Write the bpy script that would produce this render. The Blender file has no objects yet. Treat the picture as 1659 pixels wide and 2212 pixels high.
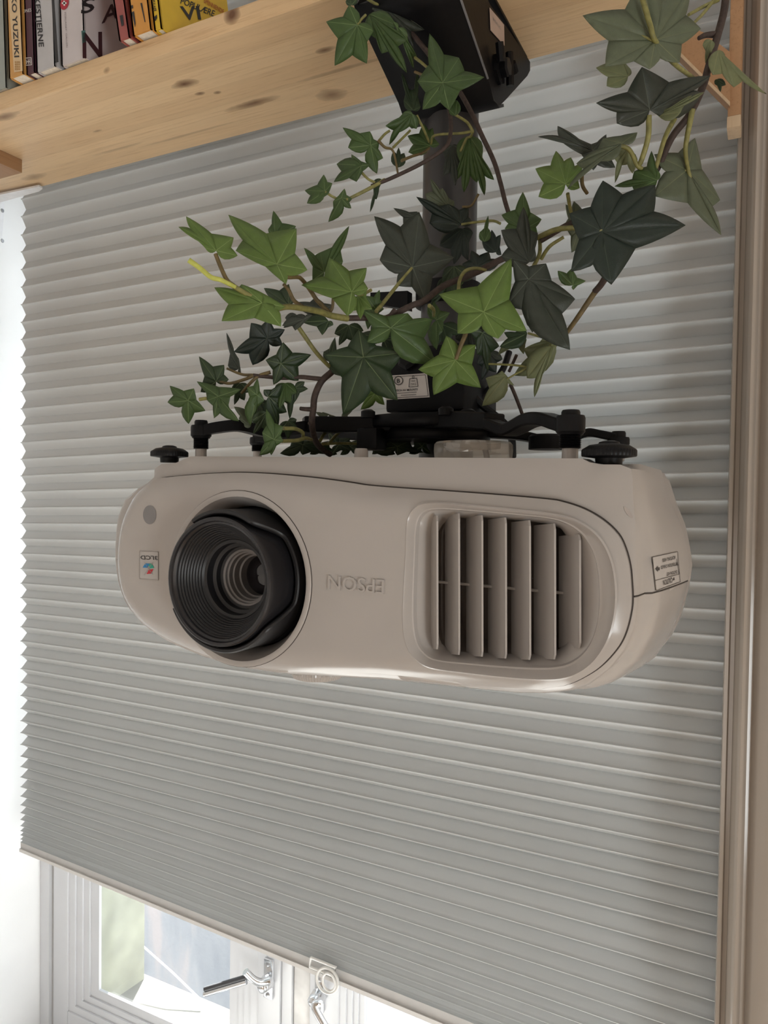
import bpy, bmesh, math, random
import numpy as np
from mathutils import Vector, Matrix
from mathutils.bvhtree import BVHTree
from mathutils.geometry import delaunay_2d_cdt
random.seed(7)
SC = bpy.context.scene
COL = SC.collection

# ------------------------------------------------------------------ camera
F, CX, CY = 1600.0, 829.5, 1106.0
PSI, PHI, RHO = math.radians(27.2), math.radians(-1.5), math.radians(0.8)
_f = np.array([-math.sin(PSI)*math.cos(PHI), math.cos(PSI)*math.cos(PHI), math.sin(PHI)])
_r0 = np.array([math.cos(PSI), math.sin(PSI), 0.0]); _u0 = np.cross(_r0, _f)
_r = _r0*math.cos(RHO) + _u0*math.sin(RHO); _u = np.cross(_r, _f)
cd = bpy.data.cameras.new('camera'); cam = bpy.data.objects.new('camera', cd); COL.objects.link(cam)
cd.sensor_fit = 'HORIZONTAL'; cd.sensor_width = 36.0; cd.lens = 36.0*F/1659.0
cd.clip_start = 0.02; cd.clip_end = 100
cam.matrix_world = Matrix(((_r[0], _u[0], -_f[0], 0), (_r[1], _u[1], -_f[1], 0), (_r[2], _u[2], -_f[2], 0), (0, 0, 0, 1)))
SC.camera = cam

# ------------------------------------------------------------------ world, sun, lamps, exposure
SC.view_settings.view_transform = 'Standard'; SC.view_settings.look = 'None'
SC.view_settings.gamma = 1.0; SC.view_settings.use_curve_mapping = False
SC.view_settings.exposure = 0.30
w = bpy.data.worlds.new('sky'); SC.world = w; w.use_nodes = True
bg = w.node_tree.nodes['Background']; bg.inputs[0].default_value = (0.86, 0.93, 1.0, 1); bg.inputs[1].default_value = 1.75
sl = bpy.data.lights.new('sun', 'SUN'); sl.energy = 42.0; sl.angle = math.radians(3); sl.color = (1, 0.97, 0.92)
so = bpy.data.objects.new('sun', sl); COL.objects.link(so)
so.rotation_euler = Vector((0.42, -0.75, -0.60)).to_track_quat('-Z', 'Y').to_euler()

def area(name, loc, target, sx, sy, power, color):
    l = bpy.data.lights.new(name, 'AREA'); l.shape = 'RECTANGLE'; l.size = sx; l.size_y = sy
    l.energy = power; l.color = color
    o = bpy.data.objects.new(name, l); COL.objects.link(o); o.location = loc
    o.rotation_euler = (Vector(target) - Vector(loc)).to_track_quat('-Z', 'Y').to_euler()
    return o
area('room_fill_light', (-0.2, -2.55, -0.75), (-0.3, 0.5, -0.45), 1.1, 1.9, 13.0, (1.0, 0.94, 0.88))  # unseen fill light added behind the camera to brighten blind and projector
area('side_window_light', (2.46, -0.7, -1.05), (-0.6, 0.6, -0.1), 1.3, 1.2, 50.0, (0.94, 0.99, 1.0))

# ------------------------------------------------------------------ projection helpers (photo ray -> real point)
def ray(x, y): return _f + _r*((x-CX)/F) + _u*((CY-y)/F)
def onY(x, y, Y): d = ray(x, y); return Vector(d*(Y/d[1]))
def onZ(x, y, Z): d = ray(x, y); return Vector(d*(Z/d[2]))
def atD(x, y, D): return Vector(ray(x, y)*D)
def onX(x, y, X): d = ray(x, y); return Vector(d*(X/d[0]))

# ------------------------------------------------------------------ materials
MATS = {}
class NT:
    def __init__(s, name):
        s.m = bpy.data.materials.new(name); s.m.use_nodes = True; s.t = s.m.node_tree; s.t.nodes.clear()
        s.out = s.t.nodes.new('ShaderNodeOutputMaterial')
    def n(s, typ, **kw):
        nd = s.t.nodes.new(typ)
        for k, v in kw.items(): setattr(nd, k, v)
        return nd
    def l(s, a, b): s.t.links.new(a, b)
    def math(s, op, a, b=None, c=None, clamp=False):
        nd = s.n('ShaderNodeMath', operation=op); nd.use_clamp = clamp
        for i, v in enumerate((a, b, c)):
            if v is None: continue
            if isinstance(v, (int, float)): nd.inputs[i].default_value = v
            else: s.l(v, nd.inputs[i])
        return nd.outputs[0]
    def mix(s, fac, a, b, typ='MIX'):
        nd = s.n('ShaderNodeMix', data_type='RGBA', blend_type=typ)
        for i, v in ((0, fac), (6, a), (7, b)):
            if isinstance(v, (int, float)): nd.inputs[i].default_value = v
            elif isinstance(v, tuple): nd.inputs[i].default_value = (*v[:3], 1)
            else: s.l(v, nd.inputs[i])
        return nd.outputs[2]
    def ramp(s, fac, stops):
        nd = s.n('ShaderNodeValToRGB'); e = nd.color_ramp.elements
        while len(e) < len(stops): e.new(0.5)
        for el, (p, c) in zip(e, stops): el.position = p; el.color = (*c, 1) if len(c) == 3 else c
        s.l(fac, nd.inputs[0]); return nd.outputs[0]
    def noise(s, scale, detail=3, vec=None, stretch=None, rough=0.5):
        nd = s.n('ShaderNodeTexNoise'); nd.inputs['Scale'].default_value = scale; nd.inputs['Detail'].default_value = detail
        nd.inputs['Roughness'].default_value = rough
        if vec is None: vec = s.n('ShaderNodeTexCoord').outputs['Object']
        if stretch:
            mp = s.n('ShaderNodeMapping'); mp.inputs['Scale'].default_value = stretch; s.l(vec, mp.inputs[0]); vec = mp.outputs[0]
        s.l(vec, nd.inputs['Vector']); return nd.outputs['Fac']
    def principled(s, color, rough=0.5, metal=0.0, spec=0.5, bump=None, bumpd=0.001, coat=0.0):
        p = s.n('ShaderNodeBsdfPrincipled')
        for k, v in (('Base Color', color), ('Roughness', rough), ('Metallic', metal), ('Specular IOR Level', spec), ('Coat Weight', coat)):
            if isinstance(v, tuple): p.inputs[k].default_value = (*v[:3], 1)
            elif isinstance(v, (int, float)): p.inputs[k].default_value = v
            else: s.l(v, p.inputs[k])
        if bump is not None:
            b = s.n('ShaderNodeBump'); b.inputs['Strength'].default_value = 0.5; b.inputs['Distance'].default_value = bumpd
            s.l(bump, b.inputs['Height']); s.l(b.outputs[0], p.inputs['Normal'])
        return p
def mat(name, color, rough=0.5, metal=0.0, spec=0.5, var=0.06, scale=60, bumpd=0.0, coat=0.0):
    """plain procedural material: colour with a fine noise variation"""
    if name in MATS: return MATS[name]
    t = NT(name); nz = t.noise(scale)
    lo = tuple(c*(1-var) for c in color); hi = tuple(min(1, c*(1+var)) for c in color)
    col = t.ramp(nz, [(0.3, lo), (0.7, hi)])
    p = t.principled(col, rough, metal, spec, bump=nz if bumpd else None, bumpd=bumpd, coat=coat)
    t.l(p.outputs[0], t.out.inputs[0]); MATS[name] = t.m; return t.m

WHITE_PLASTIC = mat('white_plastic', (0.44, 0.405, 0.38), 0.18, var=0.02, scale=25)
# dusty lower cover of the projector: dust specks over matt white plastic
def dusty():
    t = NT('dusty_plastic'); a = t.noise(30, 4); b = t.noise(900, 2)
    c1 = t.mix(t.math('MULTIPLY', a, 0.35), (0.44, 0.405, 0.38), (0.37, 0.34, 0.315))
    sp = t.math('GREATER_THAN', b, 0.72)
    c2 = t.mix(t.math('MULTIPLY', sp, 0.25), c1, (0.35, 0.31, 0.28))
    p = t.principled(c2, 0.33); t.l(p.outputs[0], t.out.inputs[0]); return t.m
DUSTY = dusty()
VENT_SHADE = mat('vent_interior_shade', (0.20, 0.165, 0.14), 0.7)  # cavity walls coloured dark to paint the shade inside the vent
SEAM = mat('seam_gap', (0.05, 0.04, 0.035), 0.8)
BLACK = mat('black_plastic', (0.006, 0.006, 0.007), 0.42, spec=0.2, var=0.15)
BLACK_RUB = mat('lens_black', (0.011, 0.0105, 0.012), 0.45, var=0.12)
BLACK_MATT = mat('inner_black', (0.010, 0.010, 0.011), 0.65)
BLACK_STEEL = mat('black_painted_steel', (0.005, 0.005, 0.006), 0.42, spec=0.16, var=0.15, scale=200, bumpd=0.0002)
GREY_STEEL = mat('grey_black_pole_paint', (0.035, 0.033, 0.034), 0.34, var=0.1)
LENS_RING = mat('lens_metal_ring', (0.20, 0.185, 0.18), 0.42)
LENS_BARREL = mat('lens_barrel_gloss', (0.018, 0.017, 0.019), 0.22, var=0.1)
LENS_GLASS = mat('lens_glass', (0.012, 0.010, 0.012), 0.05, spec=0.8)
SENSOR = mat('sensor_window', (0.22, 0.21, 0.21), 0.2)
PAPER = mat('paper', (0.80, 0.74, 0.64), 0.8, var=0.1, scale=300)
PRINT = mat('black_print', (0.04, 0.035, 0.035), 0.6)
PRINT_GREY = mat('grey_print', (0.33, 0.30, 0.28), 0.6)
STICKER = mat('sticker_paper', (0.72, 0.66, 0.62), 0.5, var=0.03)
BOARD_WHITE = mat('white_bounce_board', (0.86, 0.86, 0.85), 0.4, var=0.02)
PAINT_WHITE = mat('white_gloss_paint', (0.62, 0.62, 0.635), 0.28, var=0.03, scale=12)
WALL_WHITE = mat('white_wall_paint', (0.86, 0.86, 0.86), 0.6, var=0.03, scale=8, bumpd=0.0006)
ROOM_WALL = mat('room_wall_paint', (0.72, 0.62, 0.52), 0.7, var=0.03, scale=6)
TRIM = mat('beige_trim_paint', (0.37, 0.32, 0.275), 0.16, var=0.03, scale=10)
CHROME = mat('chrome', (0.75, 0.76, 0.78), 0.16, 1.0)
WHITE_METAL = mat('white_metal', (0.80, 0.80, 0.82), 0.3)
WHITE_WIRE = mat('white_plastic_clip', (0.86, 0.86, 0.84), 0.35)
ROD_DARK = mat('dark_rubber_rod', (0.05, 0.05, 0.055), 0.5)
FLOOR = mat('oak_floor', (0.50, 0.36, 0.23), 0.45, var=0.2, scale=10)

def blind_mat():
    t = NT('pleated_blind_fabric'); nz = t.noise(1400, 2); big = t.noise(3, 2)
    col = t.mix(t.math('MULTIPLY', nz, 0.25), (0.64, 0.66, 0.665), (0.55, 0.57, 0.575))
    d = t.n('ShaderNodeBsdfDiffuse'); t.l(col, d.inputs[0])
    tr = t.n('ShaderNodeBsdfTranslucent'); tr.inputs[0].default_value = (0.66, 0.66, 0.63, 1)
    g = t.n('ShaderNodeBsdfGlossy'); g.inputs['Roughness'].default_value = 0.45; g.inputs[0].default_value = (0.7, 0.7, 0.7, 1)
    m1 = t.n('ShaderNodeMixShader'); m1.inputs[0].default_value = 0.002; t.l(d.outputs[0], m1.inputs[1]); t.l(tr.outputs[0], m1.inputs[2])
    m2 = t.n('ShaderNodeMixShader'); m2.inputs[0].default_value = 0.05; t.l(m1.outputs[0], m2.inputs[1]); t.l(g.outputs[0], m2.inputs[2])
    t.l(m2.outputs[0], t.out.inputs[0]); return t.m
BLIND = blind_mat()

def glass_mat(name, tint, gl=0.08, haze=0.12, hc=(0.8, 0.82, 0.85)):
    t = NT(name); tr = t.n('ShaderNodeBsdfTransparent'); tr.inputs[0].default_value = (*tint, 1)
    g = t.n('ShaderNodeBsdfGlossy'); g.inputs['Roughness'].default_value = 0.03
    sm = t.noise(6, 4); hz = t.n('ShaderNodeBsdfDiffuse'); hz.inputs[0].default_value = (*hc, 1)
    m = t.n('ShaderNodeMixShader'); m.inputs[0].default_value = gl; t.l(tr.outputs[0], m.inputs[1]); t.l(g.outputs[0], m.inputs[2])
    m2 = t.n('ShaderNodeMixShader'); t.l(t.math('MULTIPLY', sm, haze), m2.inputs[0]); t.l(m.outputs[0], m2.inputs[1]); t.l(hz.outputs[0], m2.inputs[2])
    t.l(m2.outputs[0], t.out.inputs[0]); return t.m
GLASS = glass_mat('window_glass', (0.96, 0.98, 0.99))
CLEAR = glass_mat('clear_plastic', (0.86, 0.83, 0.79), 0.16, 0.55, (0.62, 0.58, 0.53))

def leaf_mat(name, col, vein, trans):
    t = NT(name)
    at = t.n('ShaderNodeAttribute', attribute_name='vein').outputs['Fac']
    oi = t.n('ShaderNodeObjectInfo').outputs['Random']
    nz = t.noise(140, 4); c = t.mix(nz, tuple(x*0.72 for x in col), tuple(min(1, x*1.25) for x in col))
    nz2 = t.noise(1500, 2); c = t.mix(t.math('MULTIPLY', nz2, 0.25), c, tuple(x*0.6 for x in col))
    v = t.math('MULTIPLY', t.math('POWER', at, 1.7), 0.8)
    c = t.mix(v, c, vein)
    hs = t.n('ShaderNodeHueSaturation'); t.l(c, hs.inputs['Color'])
    t.l(t.math('MULTIPLY_ADD', oi, 0.24, 0.88), hs.inputs['Value'])
    p = t.principled(hs.outputs[0], 0.42, spec=0.34, bump=nz2, bumpd=0.0004)
    tr = t.n('ShaderNodeBsdfTranslucent'); t.l(hs.outputs[0], tr.inputs[0])
    m = t.n('ShaderNodeMixShader'); m.inputs[0].default_value = trans
    t.l(p.outputs[0], m.inputs[1]); t.l(tr.outputs[0], m.inputs[2]); t.l(m.outputs[0], t.out.inputs[0]); return t.m
LEAF = {
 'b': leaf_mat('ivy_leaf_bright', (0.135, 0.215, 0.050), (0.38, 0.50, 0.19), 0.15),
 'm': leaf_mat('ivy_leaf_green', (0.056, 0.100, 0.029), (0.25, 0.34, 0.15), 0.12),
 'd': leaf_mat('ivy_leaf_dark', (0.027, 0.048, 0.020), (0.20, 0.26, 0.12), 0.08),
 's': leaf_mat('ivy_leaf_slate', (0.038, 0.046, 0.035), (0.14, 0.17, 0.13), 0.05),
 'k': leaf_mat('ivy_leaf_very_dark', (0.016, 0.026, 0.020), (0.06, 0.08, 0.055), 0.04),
 'p': leaf_mat('ivy_leaf_pale_underside', (0.19, 0.21, 0.105), (0.33, 0.33, 0.15), 0.22),
 'g': leaf_mat('ivy_leaf_sage_underside', (0.120, 0.142, 0.088), (0.24, 0.25, 0.13), 0.18),
}
STEM_BROWN = mat('ivy_stem_brown', (0.045, 0.028, 0.022), 0.7, var=0.35, scale=300, bumpd=0.001)
STEM_OLIVE = mat('ivy_stem_olive', (0.20, 0.19, 0.06), 0.5, var=0.3, scale=200)
STEM_LIME = mat('ivy_stem_lime', (0.48, 0.50, 0.10), 0.5, var=0.15, scale=200)
STEM_TAN = mat('ivy_stem_tan', (0.12, 0.085, 0.03), 0.55, var=0.3, scale=200)

def pine(name, base, dark, knots, grain_axis='x'):
    """pine with glued strips, long grain lines and knots at given places (metres, object space)"""
    t = NT(name); tc = t.n('ShaderNodeTexCoord').outputs['Object']
    st = {'x': (1.2, 30, 30), 'y': (30, 1.2, 30), 'z': (30, 30, 1.2)}[grain_axis]
    g1 = t.noise(2.2, 5, tc, st, 0.6); g2 = t.noise(9, 4, tc, st, 0.7)
    sep = t.n('ShaderNodeSeparateXYZ'); t.l(tc, sep.inputs[0])
    strip = t.math('FLOOR', t.math('MULTIPLY', sep.outputs[1 if grain_axis == 'x' else 0], 26.0))
    wn = t.n('ShaderNodeTexWhiteNoise', noise_dimensions='1D'); t.l(strip, wn.inputs['W'])
    c = t.mix(g1, tuple(x*0.86 for x in base), tuple(min(1, x*1.1) for x in base))
    lines = t.math('MULTIPLY', t.math('SUBTRACT', g2, 0.52, clamp=True), 3.0, clamp=True)
    c = t.mix(t.math('MULTIPLY', lines, 0.85), c, dark)
    c = t.mix(t.math('MULTIPLY', wn.outputs[0], 0.20), c, dark)
    for (kx, ky, kz, rx, ry, rz, s) in knots:
        mp = t.n('ShaderNodeMapping', vector_type='POINT'); mp.inputs['Location'].default_value = (-kx/rx, -ky/ry, -kz/rz)
        mp.inputs['Scale'].default_value = (1/rx, 1/ry, 1/rz); 
        nzv = t.n('ShaderNodeTexNoise'); nzv.inputs['Scale'].default_value = 45; t.l(tc, nzv.inputs['Vector'])
        t.l(tc, mp.inputs[0])
        ln = t.n('ShaderNodeVectorMath', operation='LENGTH'); t.l(mp.outputs[0], ln.inputs[0])
        dd = t.math('ADD', ln.outputs['Value'], t.math('MULTIPLY', t.math('SUBTRACT', nzv.outputs['Fac'], 0.5), 0.7))
        k = t.math('SUBTRACT', 1.0, dd, clamp=True); k = t.math('MULTIPLY', t.math('POWER', k, 0.6), s, clamp=True)
        c = t.mix(k, c, (0.16, 0.075, 0.035))
    p = t.principled(c, 0.42, bump=g2, bumpd=0.0005, spec=0.35); t.l(p.outputs[0], t.out.inputs[0]); return t.m

# ------------------------------------------------------------------ object helpers
def tag(o, label=None, cat=None, group=None, kind=None):
    for k, v in (('label', label), ('category', cat), ('group', group), ('kind', kind)):
        if v: o[k] = v
    return o
def attach(o, parent):
    if parent is not None:
        o.parent = parent
        o.matrix_parent_inverse = Matrix.Translation(-WORLD_LOC[parent.name])
WORLD_LOC = {}
def empty(name, loc, label, cat, group=None):
    o = bpy.data.objects.new(name, None); COL.objects.link(o); o.location = loc; o.empty_display_size = 0.02
    WORLD_LOC[o.name] = Vector(loc); return tag(o, label, cat, group)
def mesh_obj(name, verts, faces, m, parent=None, smooth=True, angle=40):
    me = bpy.data.meshes.new(name); me.from_pydata([tuple(v) for v in verts], [], [tuple(f) for f in faces])
    bm = bmesh.new(); bm.from_mesh(me)
    bmesh.ops.remove_doubles(bm, verts=bm.verts, dist=1e-6)
    bmesh.ops.recalc_face_normals(bm, faces=bm.faces)
    a = math.radians(angle)
    for f in bm.faces: f.smooth = smooth
    if smooth:
        for e in bm.edges:
            if len(e.link_faces) == 2 and e.calc_face_angle(0) > a: e.smooth = False
    bm.to_mesh(me); bm.free()
    return link(name, me, m, parent)
def link(name, me, m, parent=None):
    o = bpy.data.objects.new(name, me); COL.objects.link(o)
    if m is not None and not me.materials: me.materials.append(m)
    WORLD_LOC[o.name] = Vector((0, 0, 0))
    attach(o, parent); return o
class MB:
    """collects shapes into one mesh"""
    def __init__(s): s.v = []; s.f = []
    def add(s, vs, fs):
        b = len(s.v); s.v += [Vector(v) for v in vs]; s.f += [tuple(i+b for i in f) for f in fs]; return s
    def box(s, lo, hi, bev=0.0):
        x0, y0, z0 = lo; x1, y1, z1 = hi
        if bev <= 0:
            return s.add([(x0,y0,z0),(x1,y0,z0),(x1,y1,z0),(x0,y1,z0),(x0,y0,z1),(x1,y0,z1),(x1,y1,z1),(x0,y1,z1)],
                  [(0,3,2,1),(4,5,6,7),(0,1,5,4),(1,2,6,5),(2,3,7,6),(3,0,4,7)])
        bm = bmesh.new(); bmesh.ops.create_cube(bm, size=1)
        for v in bm.verts: v.co = Vector(((x0+x1)/2+v.co.x*(x1-x0), (y0+y1)/2+v.co.y*(y1-y0), (z0+z1)/2+v.co.z*(z1-z0)))
        bmesh.ops.bevel(bm, geom=bm.edges[:], offset=bev, segments=2, affect='EDGES', profile=0.6)
        return s.bm(bm)
    def bm(s, bm):
        bm.verts.index_update(); s.add([v.co.copy() for v in bm.verts], [[v.index for v in f.verts] for f in bm.faces]); bm.free(); return s
    def tube(s, pts, rad, seg=8, cap=True):
        pts = [Vector(p) for p in pts]; n = len(pts)
        rads = rad if isinstance(rad, (list, tuple)) else [rad]*n
        up = None; rings = []
        for i, p in enumerate(pts):
            d = (pts[min(i+1, n-1)] - pts[max(i-1, 0)]); d = d.normalized() if d.length > 1e-9 else Vector((0,0,1))
            if up is None:
                up = Vector((0,0,1)) if abs(d.z) < 0.9 else Vector((1,0,0))
            a = (up - d*up.dot(d)); a = a.normalized() if a.length > 1e-6 else d.orthogonal().normalized()
            up = a; b = d.cross(a)
            rings.append([p + (a*math.cos(2*math.pi*k/seg) + b*math.sin(2*math.pi*k/seg))*rads[i] for k in range(seg)])
        vs = [v for r in rings for v in r]; fs = []
        for i in range(n-1):
            for k in range(seg):
                fs.append((i*seg+k, i*seg+(k+1) % seg, (i+1)*seg+(k+1) % seg, (i+1)*seg+k))
        if cap: fs += [tuple(range(seg))[::-1], tuple((n-1)*seg+k for k in range(seg))]
        return s.add(vs, fs)
    def lathe(s, o, axis, prof, seg=32, caps=True, rfun=None):
        """prof: list of (radius, height along axis)"""
        o = Vector(o); ax = Vector(axis).normalized(); a = ax.orthogonal().normalized() if abs(ax.z) > 0.5 else (Vector((0,0,1)) - ax*ax.z).normalized(); b = ax.cross(a)
        vs = []; fs = []
        for j, (r, h) in enumerate(prof):
            for k in range(seg):
                t = 2*math.pi*k/seg; rr = r if rfun is None else rfun(r, h, k, j)
                vs.append(o + ax*h + (a*math.cos(t) + b*math.sin(t))*rr)
        for j in range(len(prof)-1):
            for k in range(seg):
                fs.append((j*seg+k, j*seg+(k+1) % seg, (j+1)*seg+(k+1) % seg, (j+1)*seg+k))
        if caps:
            fs += [tuple(range(seg))[::-1], tuple((len(prof)-1)*seg+k for k in range(seg))]
        return s.add(vs, fs)
    def prism(s, pts, off):
        """polygon of 3-D points swept by off"""
        pts = [Vector(p) for p in pts]; off = Vector(off); n = len(pts)
        return s.add(pts + [p+off for p in pts], [tuple(range(n))[::-1], tuple(range(n, 2*n))] + [(i, (i+1) % n, n+(i+1) % n, n+i) for i in range(n)])
    def build(s, name, m, parent=None, smooth=True, angle=40): return mesh_obj(name, s.v, s.f, m, parent, smooth, angle)

def spline(pts, n=6):
    """Catmull-Rom through points"""
    P = [Vector(p) for p in pts]
    if len(P) < 3: return P
    P = [P[0]*2-P[1]] + P + [P[-1]*2-P[-2]]; out = []
    for i in range(1, len(P)-2):
        for k in range(n):
            t = k/n; a, b, c, d = P[i-1], P[i], P[i+1], P[i+2]
            out.append(0.5*((2*b) + (c-a)*t + (2*a-5*b+4*c-d)*t*t + (3*b-a-3*c+d)*t**3))
    out.append(P[-2]); return out

_TXT = {}
def text2d(s, bold=False, italic=False):
    """flat text as (verts, faces); cap height about 0.7, baseline 0"""
    key = (s, bold, italic)
    if key in _TXT: return _TXT[key]
    c = bpy.data.curves.new('txt', 'FONT'); c.body = s; c.size = 1.0; c.resolution_u = 3
    if bold: c.offset = 0.018
    if italic: c.shear = 0.25
    o = bpy.data.objects.new('txt', c); COL.objects.link(o); dg = bpy.context.evaluated_depsgraph_get()
    me = o.evaluated_get(dg).to_mesh(); vs = [v.co.copy() for v in me.vertices]; fs = [tuple(p.vertices) for p in me.polygons]
    o.evaluated_get(dg).to_mesh_clear(); bpy.data.objects.remove(o); bpy.data.curves.remove(c)
    x0 = min(v.x for v in vs); x1 = max(v.x for v in vs)
    vs = [(( v.x-x0)/(x1-x0), v.y/0.70) for v in vs]       # width 0..1, cap height 0..1
    _TXT[key] = (vs, fs); return _TXT[key]
def text_on(mb, s, o, ex, ey, fmap, **kw):
    """o origin, ex full-width vector, ey cap-height vector (2-D); fmap(x, y) gives the surface point"""
    vs, fs = text2d(s, **kw)
    mb.add([fmap(o[0]+ex[0]*a+ey[0]*b, o[1]+ex[1]*a+ey[1]*b) for a, b in vs], fs)

# ------------------------------------------------------------------ room shell
XL = -1.36                       # plane of the white reveal wall on the left
YB = 0.943                        # front ridges of the blind
YW = 1.067                          # room face of the window
def struct(name, mb, m, smooth=False, parent=None, angle=40):
    o = mb.build(name, m, parent, smooth, angle)
    if parent is None: o['kind'] = 'structure'
    return o
ZF, ZC = -1.75, 1.3
struct('wall_left', MB().box((XL-0.1, -2.6, ZF), (XL, 1.16, ZC)), WALL_WHITE)
struct('floor', MB().box((XL-0.1, -2.6, ZF-0.1), (2.6, 0.98, ZF)), FLOOR)
struct('ceiling', MB().box((XL-0.1, -2.6, ZC), (2.6, 1.12, ZC+0.1)), WALL_WHITE)
struct('wall_back', MB().box((XL-0.1, -2.7, ZF), (2.6, -2.6, ZC)), ROOM_WALL)
struct('wall_right', MB().box((2.5, -2.6, ZF), (2.6, 1.12, ZC)), ROOM_WALL)
struct('wall_window_side', MB().box((0.03, 0.90, ZF), (2.5, 1.16, ZC)).box((XL, 1.052, ZF), (0.03, 1.16, -1.20)).box((XL, 1.052, 0.80), (0.03, 1.16, ZC)), ROOM_WALL)
struct('bounce_board', MB().box((XL, 0.50, -1.235), (0.02, 1.059, -1.20), 0.004), BOARD_WHITE)     # unseen deep white board added below the frame to bounce sunlight up

# right-hand casing, moulded, room side of the window
def casing():
    Yc = 0.885
    X = lambda px: onY(px, 1000, Yc).x
    prof = [(1574, 0.045), (1574, 0.004), (1577, 0.0), (1585, 0.0), (1588, 0.006), (1597, 0.006), (1600, -0.002), (1604, -0.004), (1608, -0.009), (1612, -0.012), (1617, -0.013), (1622, -0.0115), (1626, -0.007),
            (1630, 0.0), (1640, 0.002), (1648, -0.003), (1655, -0.006), (1700, -0.006), (1712, 0.002), (1760, 0.004), (1762, 0.045)]
    pts = [(X(px), Yc+dy) for px, dy in prof]
    vs = []; fs = []; n = len(pts)
    for z in (-1.75, 1.3):
        vs += [(x, y, z) for x, y in pts]
    for i in range(n-1): fs.append((i, i+1, n+i+1, n+i))
    return mesh_obj('trim_1', vs, fs, TRIM, None, True, 50)
casing()['kind'] = 'structure'

# ------------------------------------------------------------------ window with two casements
def wx(px, Y=YW): return onY(px, 2050, Y).x
wroot = empty('window_1', (-0.65, 1.0870, -0.2), None, None); wroot['kind'] = 'structure'
ZB0, ZT = -1.20, 0.80
zr = onY(150, 2183, YW).z                         # outer lower edge of the glazing bevel
def frame_piece(name, lo, hi, bev=0.003, m=PAINT_WHITE): return MB().box(lo, hi, bev).build(name, m, wroot, True)
frame_piece('frame_jamb', (XL, 1.0590, ZB0), (wx(112), 1.1470, ZT))
frame_piece('frame_jamb', (-0.06, 1.0590, ZB0), (0.03, 1.1470, ZT))
frame_piece('frame_sill', (wx(112), 1.0590, ZB0), (-0.06, 1.1470, zr-0.075))
frame_piece('frame_head', (wx(112), 1.0590, 0.72), (-0.06, 1.1470, ZT))
frame_piece('mullion', (wx(632), 1.0710, zr-0.075), (wx(668), 1.1470, 0.72), 0.004, mat('weathered_white_paint', (0.70, 0.68, 0.66), 0.5, var=0.2, scale=20))
def casement(xa, xb, pxs, pb):
    """one casement: stiles, rails, glazing steps, pane"""
    pa = [wx(p) for p in pxs]; z0 = zr-0.07; z1 = 0.715
    st = MB().box((xa, 1.0630, z0), (pa[0], 1.1220, z1), 0.003).build('stile', PAINT_WHITE, wroot)
    MB().box((pb[0], 1.0630, z0), (xb, 1.1220, z1), 0.003).build('stile', PAINT_WHITE, wroot)
    MB().box((pa[0], 1.0630, z0), (pb[0], 1.1220, zr), 0.003).build('rail', PAINT_WHITE, wroot)
    MB().box((pa[0], 1.0630, 0.66), (pb[0], 1.1220, z1), 0.003).build('rail', PAINT_WHITE, wroot)
    # stepped glazing beads: four nested frames, each a little deeper
    xA, xB, zA, zB = pa[0], pb[0], zr, 0.66
    for k in range(4):
        yy = 1.0670+0.004*k; x1 = onY(pxs[k+1], 2050, yy).x; wd = x1-xA
        mb = MB(); h = wd*0.8
        mb.box((xA, yy, zA), (xA+wd, 1.0850, zB)); mb.box((xB-wd, yy, zA), (xB, 1.0850, zB))
        mb.box((xA+wd, yy, zA), (xB-wd, 1.0850, zA+h)); mb.box((xA+wd, yy, zB-h), (xB-wd, 1.0850, zB))
        mb.build('glazing_bead', PAINT_WHITE, wroot, False)
        xA += wd; xB -= wd; zA += h; zB -= h
    MB().box((xA-0.003, 1.0815, zA-0.003), (xB+0.003, 1.0845, zB+0.003)).build('pane', GLASS, wroot, False)
g = (149, 162, 178, 193, 214)
casement(wx(118), wx(608), g, [wx(560)])
g2 = (735, 748, 762, 775, 789)
casement(wx(672), -0.065, g2, [-0.125])
# dark gap line between frame and casement
MB().box((wx(112.2), 1.0670, zr-0.07), (wx(117.5), 1.0870, 0.72)).build('frame_gap', mat('grey_gap', (0.42, 0.41, 0.40), 0.7), wroot, False)
MB().box((wx(609), 1.0670, zr-0.07), (wx(631), 1.0970, 0.72), 0.002).build('cover_strip', PAINT_WHITE, wroot)

# handles
def handle(px_plate, arm, rod, label):
    root = empty('window_handle', onY(px_plate[0], px_plate[2], YW-0.006), label, 'handle')
    a = onY(px_plate[0], px_plate[2], 1.0630); b = onY(px_plate[1], px_plate[3], 1.0630)
    MB().box((a.x, 1.0570, b.z), (b.x, 1.0630, a.z), 0.0015).build('plate', CHROME, root)
    for yy in (0.12, 0.9):
        MB().lathe((a.x*0.5+b.x*0.5, 1.0570, a.z+(b.z-a.z)*yy), (0, -1, 0), [(0.0045, 0), (0.0042, 0.0012), (0.002, 0.002)], 14).build('screw', mat('screw_steel', (0.4, 0.4, 0.41), 0.3, 1.0), root)
    c = Vector(((a.x+b.x)/2, 1.0570, a.z+(b.z-a.z)*0.55))
    MB().lathe(c, (0, -1, 0), [(0.013, 0), (0.012, 0.012), (0.010, 0.020), (0.006, 0.023)], 20).build('hub', CHROME, root)
    pts = [onY(x, y, Y) for x, y, Y in arm]
    MB().tube(spline(pts), [0.007]*1 + [0.0065]*(len(spline(pts))-1), 12).build('lever', CHROME, root)
    if rod:
        pts = [onY(x, y, Y) for x, y, Y in rod]
        MB().tube(pts, 0.0042, 10).build('grip_rod', ROD_DARK, root)
        MB().tube([p+Vector((0, -0.001, -0.008)) for p in pts], 0.0045, 10).build('rod_reflection', CHROME, root)  # chrome tube added for the white reflection beneath the rod
    return root
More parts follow.
